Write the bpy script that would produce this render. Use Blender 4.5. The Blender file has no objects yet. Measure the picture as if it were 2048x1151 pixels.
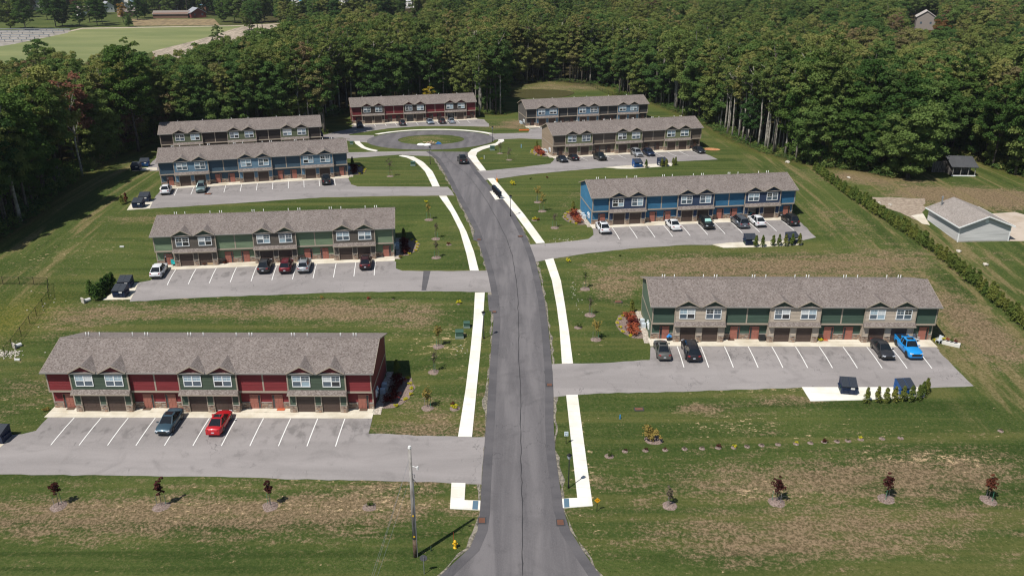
import bpy, bmesh, math, random
import numpy as np
from mathutils import Vector, Matrix
from mathutils.geometry import tessellate_polygon
SC = bpy.context.scene
R = math.radians
rnd = random.Random(7)
nr = np.random.RandomState(7)
# ------------------------------------------------------------------ camera
F_PX, PITCH, ROLL, CAM_Z = 1718.371, 0.38536697, -0.00264132, 50.7277
CW, CH = 2048.0, 1151.0
fwd = Vector((0, math.cos(PITCH), -math.sin(PITCH)))
up0 = Vector((0, math.sin(PITCH), math.cos(PITCH)))
rt0 = Vector((1, 0, 0))
rt = rt0 * math.cos(ROLL) + up0 * math.sin(ROLL)
up = up0 * math.cos(ROLL) - rt0 * math.sin(ROLL)
cd = bpy.data.cameras.new('camera')
cam = bpy.data.objects.new('camera', cd)
SC.collection.objects.link(cam)
cam.matrix_world = Matrix(((rt.x, up.x, -fwd.x, 0), (rt.y, up.y, -fwd.y, 0), (rt.z, up.z, -fwd.z, CAM_Z), (0, 0, 0, 1)))
cd.sensor_width = 36.0
cd.lens = F_PX / CW * 36.0
cd.clip_start = 1.0
cd.clip_end = 12000
SC.camera = cam
# ------------------------------------------------------------------ sky, sun, exposure
SUN_EL, SUN_DIR = 57.5, 46.0      # elevation; compass heading (from +x) the shadows point to
w = bpy.data.worlds.new('World'); SC.world = w; w.use_nodes = True
nt = w.node_tree; bg = nt.nodes['Background']
sky = nt.nodes.new('ShaderNodeTexSky'); sky.sky_type = 'NISHITA'; sky.sun_disc = False
sky.sun_elevation = R(SUN_EL); sky.sun_rotation = R(224.0); sky.altitude = 100; sky.air_density = 1.0; sky.dust_density = 0.6; sky.ozone_density = 1.2
nt.links.new(sky.outputs[0], bg.inputs[0]); bg.inputs[1].default_value = 0.07
sl = bpy.data.lights.new('sun', 'SUN'); sl.energy = 4.9; sl.angle = R(0.53); sl.color = (1.0, 0.955, 0.89)
so = bpy.data.objects.new('sun', sl); SC.collection.objects.link(so)
sd = Vector((math.cos(R(SUN_DIR)) * math.cos(R(SUN_EL)), math.sin(R(SUN_DIR)) * math.cos(R(SUN_EL)), -math.sin(R(SUN_EL))))
so.rotation_euler = sd.to_track_quat('-Z', 'Y').to_euler(); so.location = (-60, -60, 150)
SC.view_settings.view_transform = 'Standard'; SC.view_settings.look = 'None'
SC.view_settings.exposure = 0.20; SC.view_settings.gamma = 1.0; SC.view_settings.use_curve_mapping = False
SC.cycles.max_bounces = 5; SC.cycles.diffuse_bounces = 2; SC.cycles.glossy_bounces = 3; SC.cycles.transmission_bounces = 3
SC.cycles.volume_bounces = 0; SC.cycles.use_denoising = True
SC.cycles.pixel_filter_type = 'BLACKMAN_HARRIS'; SC.cycles.filter_width = 1.2
# ------------------------------------------------------------------ terrain
HL = 38.4 / 2
# row houses: x, y, yaw (degrees)
ROWS = {1: (-35.79, 89.45, -0.70), 2: (-38.78, 133.11, 6.15), 3: (-54.27, 178.17, 13.21), 4: (-67.23, 212.70, 13.76), 5: (-29.98, 267.10, 13.0),
        6: (23.25, 261.50, 12.56), 7: (28.80, 209.08, 12.99), 8: (33.67, 151.48, 7.62), 9: (38.29, 106.23, -0.87)}
def hy(y):
    return 5.8634 * np.exp(-((y - 174.8) / 72.51) ** 2) - 2.9317
RZ = {k: float(hy(v[1])) for k, v in ROWS.items()}
def H(x, y):
    x = np.asarray(x, float); y = np.asarray(y, float)
    h = hy(y)
    for k, (bx, by, a) in ROWS.items():
        c, s = math.cos(R(a)), math.sin(R(a))
        lx = (x - bx) * c + (y - by) * s; ly = -(x - bx) * s + (y - by) * c
        dx = np.maximum(np.abs(lx) - HL - 1.0, 0); dy = np.maximum(np.maximum(-1.6 - ly, ly - 11.5), 0)
        t = np.clip(1 - np.hypot(dx, dy) / 7.5, 0, 1); t = t * t * (3 - 2 * t)
        h = h + (RZ[k] - h) * t
    # round pond hollow behind the last row of houses
    d = np.hypot((x - 9) / 13.0, (y - 327) / 9.5)
    t = np.clip((1.45 - d) / 0.6, 0, 1); t = t * t * (3 - 2 * t)
    h = h - .55 * t
    # planted mound in the turning circle
    d = np.hypot(x + 21.9, y - 232.0) / 8.0
    h = h + 0.9 * np.clip(1 - d * d, 0, 1)
    return h
def hz(x, y):
    return float(H(x, y))
def G(px, py, dz=0.0):
    """photo survey point -> point on the terrain"""
    d = fwd + rt * ((px - CW / 2) / F_PX) - up * ((py - CH / 2) / F_PX)
    z = 0.0
    for _ in range(14):
        t = (CAM_Z - z) / -d.z
        x, y = d.x * t, d.y * t
        z = z * .35 + hz(x, y) * .65
    return Vector((x, y, hz(x, y) + dz))
def P2(P):
    d = Vector(P) - Vector((0, 0, CAM_Z)); z = d.dot(fwd)
    return CW / 2 + F_PX * d.dot(rt) / z, CH / 2 - F_PX * d.dot(up) / z
# ------------------------------------------------------------------ materials
MATS = {}
def newmat(name):
    m = bpy.data.materials.new(name); m.use_nodes = True
    return m, m.node_tree, m.node_tree.nodes['Principled BSDF']
def N(t, kind, **kw):
    n = t.nodes.new(kind)
    for k, v in kw.items():
        if k in ('operation', 'blend_type', 'data_type', 'attribute_name', 'attribute_type', 'noise_dimensions', 'feature', 'interpolation', 'wave_type', 'bands_direction', 'clamp'):
            setattr(n, k, v)
        else:
            n.inputs[k].default_value = v
    return n
def mix(t, fac, a, b, mode='MIX'):
    n = t.nodes.new('ShaderNodeMix'); n.data_type = 'RGBA'; n.blend_type = mode
    for s, v in ((0, fac), (6, a), (7, b)):
        if hasattr(v, 'is_output'): t.links.new(v, n.inputs[s])
        elif s == 0: n.inputs[0].default_value = v
        else: n.inputs[s].default_value = (v[0], v[1], v[2], 1)
    return n.outputs[2]
def mth(t, op, a, b=0.0, c=None):
    n = t.nodes.new('ShaderNodeMath'); n.operation = op
    for i, v in enumerate((a, b) if c is None else (a, b, c)):
        if hasattr(v, 'is_output'): t.links.new(v, n.inputs[i])
        else: n.inputs[i].default_value = v
    return n.outputs[0]
def coords(t, kind='Object', scale=(1, 1, 1), rot=(0, 0, 0)):
    if kind == 'World': src = t.nodes.new('ShaderNodeNewGeometry').outputs['Position']
    else: src = t.nodes.new('ShaderNodeTexCoord').outputs[kind]
    m = t.nodes.new('ShaderNodeMapping'); m.inputs['Scale'].default_value = scale; m.inputs['Rotation'].default_value = rot
    t.links.new(src, m.inputs['Vector']); return m.outputs[0]
def noise(t, vec, scale, detail=3, rough=.55, dist=0.0):
    n = N(t, 'ShaderNodeTexNoise', Scale=scale, Detail=detail, Roughness=rough, Distortion=dist); t.links.new(vec, n.inputs['Vector'])
    return n.outputs['Fac']
def ss(t, v, lo, hi):
    n = t.nodes.new('ShaderNodeMapRange'); n.interpolation_type = 'SMOOTHSTEP'
    t.links.new(v, n.inputs[0]) if hasattr(v, 'is_output') else None
    n.inputs[1].default_value = lo; n.inputs[2].default_value = hi
    return n.outputs[0]
def bump(t, b, h, strength, dist):
    n = t.nodes.new('ShaderNodeBump'); n.inputs['Strength'].default_value = strength; n.inputs['Distance'].default_value = dist
    t.links.new(h, n.inputs['Height']); t.links.new(n.outputs[0], b.inputs['Normal'])
def attr(t, name):
    n = t.nodes.new('ShaderNodeAttribute'); n.attribute_name = name; return n.outputs['Fac']
def plain(name, col, rough=.6, metal=0.0, var=.12, vs=3.0, spec=.4, coat=0.0, bmp=0.0):
    """paint / plastic / metal with slight uneven wear"""
    if name in MATS: return MATS[name]
    m, t, b = newmat(name)
    v = noise(t, coords(t), vs, 4, .6)
    k = mth(t, 'MULTIPLY_ADD', v, 2 * var, 1 - var)
    c = mix(t, 1.0, col, (1, 1, 1), 'MULTIPLY')
    cc = t.nodes.new('ShaderNodeCombineColor')
    for i in range(3): t.links.new(k, cc.inputs[i])
    t.links.new(mix(t, 1.0, col, cc.outputs[0], 'MULTIPLY'), b.inputs['Base Color'])
    b.inputs['Roughness'].default_value = rough; b.inputs['Metallic'].default_value = metal
    b.inputs['Specular IOR Level'].default_value = spec; b.inputs['Coat Weight'].default_value = coat
    if bmp: bump(t, b, noise(t, coords(t), vs * 8, 3), bmp, .02)
    MATS[name] = m; return m
def siding_mat(name, col):
    if name in MATS: return MATS[name]
    m, t, b = newmat(name)
    g = noise(t, coords(t, 'World', (.25, .25, 5)), 1.2, 3); f = noise(t, coords(t, 'World'), 6, 3)
    a = mix(t, ss(t, g, .3, .7), [c * .86 for c in col], [c * 1.12 for c in col])
    t.links.new(mix(t, mth(t, 'MULTIPLY', f, .18), a, [c * .6 + .03 for c in col]), b.inputs['Base Color'])
    b.inputs['Roughness'].default_value = .62; b.inputs['Specular IOR Level'].default_value = .3
    MATS[name] = m; return m
def shingle_mat(name, cols, sx=.15, sy=.10, rot=0.0):
    if name in MATS: return MATS[name]
    m, t, b = newmat(name)
    v = coords(t, 'Object', (1 / sx, 1 / sy, 1 / sy))
    vo = t.nodes.new('ShaderNodeTexVoronoi'); vo.inputs['Scale'].default_value = 1.0; vo.inputs['Randomness'].default_value = .75
    t.links.new(v, vo.inputs['Vector'])
    sp = t.nodes.new('ShaderNodeSeparateColor'); t.links.new(vo.outputs['Color'], sp.inputs[0])
    cr = t.nodes.new('ShaderNodeValToRGB'); cr.color_ramp.interpolation = 'LINEAR'
    while len(cr.color_ramp.elements) < len(cols): cr.color_ramp.elements.new(.5)
    for i, c in enumerate(cols):
        cr.color_ramp.elements[i].position = i / (len(cols) - 1); cr.color_ramp.elements[i].color = (*c, 1)
    t.links.new(sp.outputs[0], cr.inputs[0])
    big = noise(t, coords(t, 'Object', (.5, .5, .5)), 1.0, 4)
    wash = noise(t, coords(t, 'Object', (.8, .12, .12)), 1.0, 3)
    k = mth(t, 'ADD', mth(t, 'MULTIPLY', big, .30), mth(t, 'MULTIPLY_ADD', wash, .25, .72))
    cc = t.nodes.new('ShaderNodeCombineColor')
    for i in range(3): t.links.new(k, cc.inputs[i])
    t.links.new(mix(t, 1.0, cr.outputs[0], cc.outputs[0], 'MULTIPLY'), b.inputs['Base Color'])
    b.inputs['Roughness'].default_value = .9; b.inputs['Specular IOR Level'].default_value = .2
    bump(t, b, sp.outputs[1], .5, .02)
    MATS[name] = m; return m
def concrete_mat(name, col, stain=.25):
    if name in MATS: return MATS[name]
    m, t, b = newmat(name)
    w_ = coords(t, 'World')
    n1 = noise(t, w_, .35, 4, .6); n2 = noise(t, w_, 5, 5, .7)
    a = mix(t, ss(t, n1, .35, .7), col, [c * (1 - stain) * f for c, f in zip(col, (1, .96, .88))])
    a = mix(t, mth(t, 'MULTIPLY', ss(t, n2, .5, .75), .22), a, [c * .7 for c in col])
    sx_ = t.nodes.new('ShaderNodeSeparateXYZ'); t.links.new(w_, sx_.inputs[0]); cell = mth(t, 'FLOOR', mth(t, 'MULTIPLY', mth(t, 'ADD', sx_.outputs[1], mth(t, 'MULTIPLY', sx_.outputs[0], .13)), .62))
    wn = t.nodes.new('ShaderNodeTexWhiteNoise'); wn.noise_dimensions = '1D'; t.links.new(cell, wn.inputs['W'])
    a = mix(t, mth(t, 'MULTIPLY', wn.outputs['Value'], .16), a, [c * f for c, f in zip(col, (.62, .62, .60))])
    fr = mth(t, 'FRACT', mth(t, 'MULTIPLY', mth(t, 'ADD', sx_.outputs[1], mth(t, 'MULTIPLY', sx_.outputs[0], .13)), .62))
    a = mix(t, mth(t, 'MULTIPLY', mth(t, 'LESS_THAN', fr, .022), .45), a, (.16, .15, .13))
    t.links.new(a, b.inputs['Base Color']); b.inputs['Roughness'].default_value = .85
    bump(t, b, n2, .2, .01)
    MATS[name] = m; return m
def asphalt_mat(name, c0, c1, patch=.5, lane=(.05, .28, 1)):
    m, t, b = newmat(name)
    w_ = coords(t, 'World')
    n1 = noise(t, coords(t, 'World', lane), 1.0, 5, .6, .4)
    n2 = noise(t, w_, 9, 4, .75); n3 = noise(t, w_, .22, 4, .6, .8)
    a = mix(t, ss(t, n1, .35, .68), c0, c1)
    a = mix(t, mth(t, 'MULTIPLY', ss(t, n3, .52, .72), patch), a, [c * .72 for c in c0])
    a = mix(t, mth(t, 'MULTIPLY', ss(t, n2, .42, .72), .30), a, [c * 1.35 for c in c1])
    n4 = noise(t, coords(t, 'World', (.55, .40, 1)), 1.0, 4, .6, .4)
    a = mix(t, mth(t, 'MULTIPLY', ss(t, n4, .58, .74), patch * .8), a, [c * .52 for c in c0])
    n5 = noise(t, coords(t, 'World', (.8, .5, 1)), 1.0, 4, .55, .3)
    a = mix(t, mth(t, 'MULTIPLY', mth(t, 'MULTIPLY', ss(t, n5, .50, .68), attr(t, 'bay')), .55), a, [c * .42 for c in c0])
    a = mix(t, mth(t, 'MULTIPLY', attr(t, 'bay'), .12), a, [c * .6 for c in c0])
    # hairline cracks and scuffs
    cr = t.nodes.new('ShaderNodeTexVoronoi'); cr.feature = 'DISTANCE_TO_EDGE'; cr.inputs['Scale'].default_value = .16
    wv = coords(t, 'World', (1, .6, 1)); nz = N(t, 'ShaderNodeTexNoise', Scale=1.1, Detail=4.0)
    t.links.new(wv, nz.inputs['Vector'])
    va = t.nodes.new('ShaderNodeVectorMath'); va.operation = 'MULTIPLY_ADD'; t.links.new(nz.outputs['Color'], va.inputs[0])
    va.inputs[1].default_value = (3, 3, 3); t.links.new(wv, va.inputs[2]); t.links.new(va.outputs[0], cr.inputs['Vector'])
    ck = mth(t, 'MULTIPLY', mth(t, 'LESS_THAN', cr.outputs['Distance'], .004), ss(t, noise(t, w_, .09, 2), .52, .6))
    a = mix(t, mth(t, 'MULTIPLY', ck, .55), a, (.03, .03, .032))
    sc = noise(t, coords(t, 'World', (2.2, .5, 1), (0, 0, .5)), 1.0, 2, .5, 1.5)
    a = mix(t, mth(t, 'MULTIPLY', ss(t, sc, .70, .76), .30), a, (.03, .03, .032))
    t.links.new(a, b.inputs['Base Color']); b.inputs['Roughness'].default_value = .88; b.inputs['Specular IOR Level'].default_value = .3
    bump(t, b, n2, .3, .01)
    return m
def leaf_mat(name, cols, transl=.25, spread=1.0):
    if name in MATS: return MATS[name]
    m = bpy.data.materials.new(name); m.use_nodes = True; t = m.node_tree; t.nodes.clear()
    out = t.nodes.new('ShaderNodeOutputMaterial')
    oi = t.nodes.new('ShaderNodeObjectInfo')
    cr = t.nodes.new('ShaderNodeValToRGB')
    while len(cr.color_ramp.elements) < len(cols): cr.color_ramp.elements.new(.5)
    for i, (p, c) in enumerate(cols):
        cr.color_ramp.elements[i].position = p; cr.color_ramp.elements[i].color = (*c, 1)
    oc = coords(t)
    n1 = noise(t, oc, .33, 2, .5)
    n0 = N(t, 'ShaderNodeTexNoise', Scale=.011, Detail=3.0); t.links.new(oi.outputs['Location'], n0.inputs['Vector'])
    rr_ = mth(t, 'ADD', mth(t, 'MULTIPLY_ADD', oi.outputs['Random'], .74, .13), mth(t, 'MULTIPLY', mth(t, 'SUBTRACT', n0.outputs['Fac'], .5), 1.1 * spread))
    t.links.new(mth(t, 'ADD', rr_, mth(t, 'MULTIPLY', mth(t, 'SUBTRACT', n1, .5), .22 * spread)), cr.inputs[0])
    n2 = noise(t, oc, 1.6, 3, .6)
    k = mth(t, 'MULTIPLY_ADD', n2, .9, .55)
    cc = t.nodes.new('ShaderNodeCombineColor')
    for i in range(3): t.links.new(k, cc.inputs[i])
    c = mix(t, 1.0, cr.outputs[0], cc.outputs[0], 'MULTIPLY')
    d = t.nodes.new('ShaderNodeBsdfDiffuse'); tr = t.nodes.new('ShaderNodeBsdfTranslucent'); mx = t.nodes.new('ShaderNodeMixShader')
    t.links.new(c, d.inputs[0]); t.links.new(mix(t, 1.0, c, (1.1, 1.25, .5), 'MULTIPLY'), tr.inputs[0])
    mx.inputs[0].default_value = transl
    t.links.new(d.outputs[0], mx.inputs[1]); t.links.new(tr.outputs[0], mx.inputs[2]); t.links.new(mx.outputs[0], out.inputs[0])
    MATS[name] = m; return m
def noisy2(name, c0, c1, scale, lo=.4, hi=.6, rough=.9, aniso=(1, 1, 1), bmp=.4):
    if name in MATS: return MATS[name]
    m, t, b = newmat(name)
    n = noise(t, coords(t, 'World', aniso), scale, 5, .65)
    t.links.new(mix(t, ss(t, n, lo, hi), c0, c1), b.inputs['Base Color']); b.inputs['Roughness'].default_value = rough
    bump(t, b, n, bmp, .05)
    MATS[name] = m; return m
# ------------------------------------------------------------------ mesh helpers
class MB:
    def __init__(s): s.v = []; s.f = []
    def quad(s, *p):
        n = len(s.v); s.v += [tuple(q) for q in p]; s.f.append(tuple(range(n, n + len(p)))); return s
    def box(s, x0, x1, y0, y1, z0, z1):
        n = len(s.v)
        s.v += [(x0, y0, z0), (x1, y0, z0), (x1, y1, z0), (x0, y1, z0), (x0, y0, z1), (x1, y0, z1), (x1, y1, z1), (x0, y1, z1)]
        s.f += [tuple(n + i for i in f) for f in ((0, 3, 2, 1), (4, 5, 6, 7), (0, 1, 5, 4), (1, 2, 6, 5), (2, 3, 7, 6), (3, 0, 4, 7))]
        return s
    def tube(s, pts, rads, k=8, cap=True):
        pts = [Vector(p) for p in pts]; base = len(s.v)
        for i, p in enumerate(pts):
            d = (pts[min(i + 1, len(pts) - 1)] - pts[max(i - 1, 0)]).normalized()
            a = d.orthogonal().normalized() if abs(d.z) < .99 else Vector((1, 0, 0)); b_ = d.cross(a).normalized(); a = b_.cross(d)
            for j in range(k):
                an = 2 * math.pi * j / k; s.v.append(tuple(p + (a * math.cos(an) + b_ * math.sin(an)) * rads[i]))
        for i in range(len(pts) - 1):
            for j in range(k):
                q = base + i * k; s.f.append((q + j, q + (j + 1) % k, q + k + (j + 1) % k, q + k + j))
        if cap:
            s.f.append(tuple(base + j for j in range(k))[::-1]); s.f.append(tuple(base + (len(pts) - 1) * k + j for j in range(k)))
        return s
    def prism(s, poly, axis, a, b_):
        """poly in the plane across axis ('x','y','z'), extruded from a to b_"""
        def P(u, v, q): return {'x': (q, u, v), 'y': (u, q, v), 'z': (u, v, q)}[axis]
        n = len(s.v); k = len(poly)
        s.v += [P(u, v, a) for u, v in poly] + [P(u, v, b_) for u, v in poly]
        s.f.append(tuple(range(n, n + k))); s.f.append(tuple(range(n + k, n + 2 * k))[::-1])
        for i in range(k): s.f.append((n + i, n + k + i, n + k + (i + 1) % k, n + (i + 1) % k))
        return s
    def mesh(s, name, mat=None, smooth=False, fix=True):
        me = bpy.data.meshes.new(name); me.from_pydata(s.v, [], s.f)
        if mat: me.materials.append(mat)
        if fix:
            bm = bmesh.new(); bm.from_mesh(me); bmesh.ops.recalc_face_normals(bm, faces=bm.faces); bm.to_mesh(me); bm.free()
        if smooth: me.shade_smooth()
        return me
COL = SC.collection
def link(name, me, parent=None, mat=None, loc=None, rot=None, scale=None, **props):
    o = bpy.data.objects.new(name, me); COL.objects.link(o)
    if parent: o.parent = parent
    if loc is not None: o.location = loc
    if rot is not None: o.rotation_euler = rot
    if scale is not None: o.scale = scale
    if mat and me and o.material_slots:
        if me.materials[0] != mat: o.material_slots[0].link = 'OBJECT'; o.material_slots[0].material = mat
    for k, v in props.items():
        if v: o[k] = v
    return o
def thing(name, label, cat, loc=(0, 0, 0), rz=0.0, group=None):
    return link(name, None, loc=loc, rot=(0, 0, rz), label=label, category=cat, group=group)
def copy_tree(o, parent=None):
    c = o.copy(); COL.objects.link(c)
    if parent: c.parent = parent
    for ch in o.children: copy_tree(ch, c)
    return c
BLANK = bpy.data.materials.new('blank')
CACHE = {}
def cm(key, fn, smooth=False):
    if key not in CACHE: CACHE[key] = fn().mesh(str(key).split(' ')[0], BLANK, smooth)
    return CACHE[key]
UB = lambda: cm('board', lambda: MB().box(0, 1, 0, 1, 0, 1))
def board(name, mat, parent, x0, x1, y0, y1, z0, z1, **kw):
    return link(name, UB(), parent, mat, (x0, y0, z0), None, (x1 - x0, y1 - y0, z1 - z0), **kw)
# ------------------------------------------------------------------ ground
XK = np.array([-5000, -2500, -1400, -900, -600, -420, -300, -220, -170, -145] + list(np.arange(-130, 131, 2.0)) + [145, 170, 220, 300, 420, 600, 900, 1400, 2500, 5000], float)
YK = np.array([-3000, -800, -200, -50, 0, 20, 34] + list(np.arange(44, 341, 2.0)) + [352, 370, 400, 440, 500, 570, 650, 750, 900, 1200, 1700, 2600, 4200, 7000], float)
def sheet(name, polys, off, mat, depth=0.12, edge=0.0, **props):
    """flat piece of paving draped on the terrain: polys are lists of ground points"""
    bm = bmesh.new()
    for poly in polys:
        pts = [Vector((p[0], p[1], 0)) for p in poly]
        if edge:
            out = []
            for i, p in enumerate(pts):
                q = pts[(i + 1) % len(pts)]; n = max(1, int((q - p).length / 1.1)); d = (q - p)
                nn = Vector((-d.y, d.x, 0)).normalized() if d.length else Vector((0, 0, 0))
                for k in range(n): out.append(p + d * (k / n) + (nn * rnd.uniform(-edge, edge) if k else Vector((0, 0, 0))))
            pts = out
        vs = [bm.verts.new(p) for p in pts]
        for tri in tessellate_polygon([pts]):
            try: bm.faces.new([vs[i] for i in tri])
            except ValueError: pass
    xs = [v.co.x for v in bm.verts]; ys = [v.co.y for v in bm.verts]
    for k in XK:
        if min(xs) < k < max(xs): bmesh.ops.bisect_plane(bm, geom=bm.verts[:] + bm.edges[:] + bm.faces[:], plane_co=(k, 0, 0), plane_no=(1, 0, 0))
    for k in YK:
        if min(ys) < k < max(ys): bmesh.ops.bisect_plane(bm, geom=bm.verts[:] + bm.edges[:] + bm.faces[:], plane_co=(0, k, 0), plane_no=(0, 1, 0))
    bmesh.ops.remove_doubles(bm, verts=bm.verts, dist=.0005)
    bmesh.ops.recalc_face_normals(bm, faces=bm.faces)
    if sum(f.normal.z for f in bm.faces) < 0: bmesh.ops.reverse_faces(bm, faces=bm.faces)
    co = np.array([v.co[:] for v in bm.verts]); z = H(co[:, 0], co[:, 1]) + off
    for v, q in zip(bm.verts, z): v.co.z = q
    if depth:
        be = [e for e in bm.edges if e.is_boundary]
        r_ = bmesh.ops.extrude_edge_only(bm, edges=be)
        for v in [g for g in r_['geom'] if isinstance(g, bmesh.types.BMVert)]: v.co.z -= depth
    me = bpy.data.meshes.new(name); bm.to_mesh(me); bm.free(); me.materials.append(mat)
    if name == 'parking_lot':
        co = np.array([v.co[:] for v in me.vertices]); bay = np.zeros(len(co))
        for k, (bx, by, a) in ROWS.items():
            c, s = math.cos(R(a)), math.sin(R(a)); lx = (co[:, 0] - bx) * c + (co[:, 1] - by) * s; ly = -(co[:, 0] - bx) * s + (co[:, 1] - by) * c
            bay = np.maximum(bay, np.clip(1.3 - np.abs(ly + 4.0) / 2.6, 0, 1) * (np.abs(lx) < HL + 1))
        me.attributes.new('bay', 'FLOAT', 'POINT').data.foreach_set('value', bay.astype(np.float32))
    return link(name, me, **props)
def gp(pts): return [G(*p) for p in pts]
xx, yy = np.meshgrid(XK, YK)
zz = H(xx, yy)
nx, ny = len(XK), len(YK)
vv = np.stack([xx.ravel(), yy.ravel(), zz.ravel()], 1)
idx = np.arange(nx * ny).reshape(ny, nx)
ff = np.stack([idx[:-1, :-1].ravel(), idx[:-1, 1:].ravel(), idx[1:, 1:].ravel(), idx[1:, :-1].ravel()], 1)
me = bpy.data.meshes.new('ground'); me.from_pydata(vv.tolist(), [], ff.tolist()); me.shade_smooth()
def paint(name, blobs, base=0.0):
    a = np.full(len(vv), base)
    for (px, py, rx, ry, s) in blobs:       # centre as survey point, radii in metres
        p = G(px, py)
        a += s * np.exp(-(((vv[:, 0] - p.x) / rx) ** 2 + ((vv[:, 1] - p.y) / ry) ** 2))
    at = me.attributes.new(name, 'FLOAT', 'POINT'); at.data.foreach_set('value', a.astype(np.float32))
paint('dry', [(300, 1015, 26, 2.6, .75), (620, 1040, 12, 3.5, .45), (100, 1060, 14, 3, .5), (760, 990, 6, 3, .4), (420, 620, 20, 3.2, .85), (700, 625, 12, 5, .8), (850, 640, 5, 6, .5), (160, 640, 9, 5, .5),
              (60, 560, 8, 9, .35), (60, 790, 6, 8, .5), (1400, 815, 3.0, 1.2, 1.0), (1560, 800, 8, 2, .65), (1500, 850, 9, 3, .35), (1900, 950, 13, 3.2, .5), (1560, 960, 15, 3.5, .5), (1850, 1040, 14, 2.4, .5), (1500, 1080, 14, 3, .5),
              (1230, 575, 4, 5, .9), (1420, 540, 18, 5, .55), (1700, 530, 14, 6, .6), (1930, 620, 4, 9, .8), (2000, 700, 6, 7, .8), (1660, 430, 6, 9, .5), (1900, 900, 14, 7, .25), (1750, 1100, 18, 3, .35),
              (1180, 390, 10, 4, .5), (1120, 420, 7, 5, .35), (850, 360, 8, 7, .25), (300, 435, 10, 3, .7), (460, 405, 30, 2, .2), (1040, 245, 9, 6, 1.0), (1010, 255, 9, 4, .9), (1120, 172, 24, 14, 1.0), (820, 275, 7, 5, .35),
              (1750, 355, 9, 6, .8), (1950, 395, 16, 8, .9), (1850, 385, 10, 6, .7), (2040, 400, 12, 7, .8), (1740, 350, 10, 6, .9), (1980, 510, 12, 5, .5), (240, 320, 12, 8, .3), (855, 279, 9, 7, .45), (880, 830, 6, 6, .35), (870, 860, 10, 1.5, .5), (1150, 640, 3, 12, .25), (980, 850, 1.5, 30, .35),
              (740, 285, 4, 4, .5), (1600, 360, 10, 6, .3), (500, 960, 30, .9, .4), (1300, 1000, 30, 12, .22), (1750, 980, 30, 12, .22), (200, 1060, 30, 8, .2), (1350, 520, 22, 7, .3), (1500, 530, 22, 6, .35), (1750, 480, 8, 14, .4), (1870, 640, 7, 14, .45), (1550, 340, 12, 5, .35), (1250, 370, 16, 4, .25), (1180, 480, 5, 3, .3), (840, 790, 9, 12, .3), (900, 480, 5, 12, .25), (120, 480, 16, 10, .3), (40, 680, 12, 12, .3), (780, 330, 8, 6, .2), (1050, 320, 10, 6, .2), (250, 380, 10, 6, .25)])
paint('straw', [(1430, 850, 5, 1.6, .9), (1500, 845, 3, 1.2, .6), (1550, 985, 7, 2.0, .9), (1820, 920, 9, 1.6, .9), (1950, 925, 5, 1.2, .8), (1700, 870, 12, 3, .4), (780, 1000, 5, 2, .6), (700, 965, 30, .8, .55), (600, 1010, 20, 2.5, .45),
                (900, 700, 4, 7, .55), (850, 680, 5, 4, .5), (870, 830, 8, 4, .4), (1190, 700, 1.0, 25, .5), (1170, 940, .9, 14, .7), (1175, 560, 5, 4, .45), (980, 840, .8, 30, .4), (330, 1020, 16, 2, .35), (1600, 780, 8, 1, .6), (1400, 780, 12, .8, .4),
                (60, 530, 9, 9, .35), (200, 500, 12, 5, .35), (70, 800, 8, 8, .4), (1020, 310, 4, 4, .5), (280, 600, 14, 1.2, .5), (1920, 560, 8, 8, .25)], .04)
paint('weedy', [(55, 615, 6, 7, .5), (10, 650, 6, 6, .55)] )
WOOD = [Vector((-420, 90, 0)), Vector((-140, 110, 0))] + [G(*p) for p in [(-60, 505), (0, 468), (60, 432), (110, 385), (170, 342), (215, 318), (262, 296), (300, 285)]] + \
    [Vector(q) for q in ((-95, 228, 0), (-84, 234, 0), (-52, 243, 0), (-61, 258, 0), (-63, 272, 0), (-54, 288, 0), (-28, 293, 0), (-13, 291, 0), (-9, 281, 0), (-2.5, 282, 0), (-5, 297, 0), (-9, 318, 0), (-4, 345, 0), (15, 357, 0), (31, 349, 0), (42, 336, 0))] + \
    [G(*p) for p in [(1235, 190), (1300, 203), (1345, 220), (1400, 240), (1440, 262), (1480, 284), (1530, 303), (1590, 322), (1650, 334), (1720, 338), (1785, 353), (1825, 345), (1862, 322), (1950, 315), (2000, 335), (2060, 355)]] + \
    [Vector((150, 165, 0)), Vector((420, 150, 0)), Vector((1100, 500, 0)), Vector((1300, 1050, 0)), Vector((-1300, 1050, 0)), Vector((-1100, 500, 0))]
WX = np.array([p.x for p in WOOD]); WY = np.array([p.y for p in WOOD])
def inside(x, y):
    x = np.asarray(x, float); y = np.asarray(y, float); r = np.zeros(x.shape, bool); n = len(WX)
    for i in range(n):
        j = i - 1
        c = ((WY[i] > y) != (WY[j] > y)) & (x < (WX[j] - WX[i]) * (y - WY[i]) / (WY[j] - WY[i] + 1e-12) + WX[i])
        r ^= c
    return r
def edge_dist(x, y):
    d = np.full(np.shape(x), 1e9); n = len(WX)
    for i in range(n):
        ax, ay, bx, by = WX[i - 1], WY[i - 1], WX[i], WY[i]
        t_ = np.clip(((x - ax) * (bx - ax) + (y - ay) * (by - ay)) / ((bx - ax) ** 2 + (by - ay) ** 2 + 1e-9), 0, 1)
        d = np.minimum(d, np.hypot(x - ax - t_ * (bx - ax), y - ay - t_ * (by - ay)))
    return d
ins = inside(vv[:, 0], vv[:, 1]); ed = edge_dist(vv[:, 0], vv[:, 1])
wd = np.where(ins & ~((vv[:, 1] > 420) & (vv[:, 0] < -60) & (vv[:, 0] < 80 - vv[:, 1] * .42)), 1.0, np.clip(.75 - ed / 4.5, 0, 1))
at = me.attributes.new('wood', 'FLOAT', 'POINT'); at.data.foreach_set('value', wd.astype(np.float32))
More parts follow.
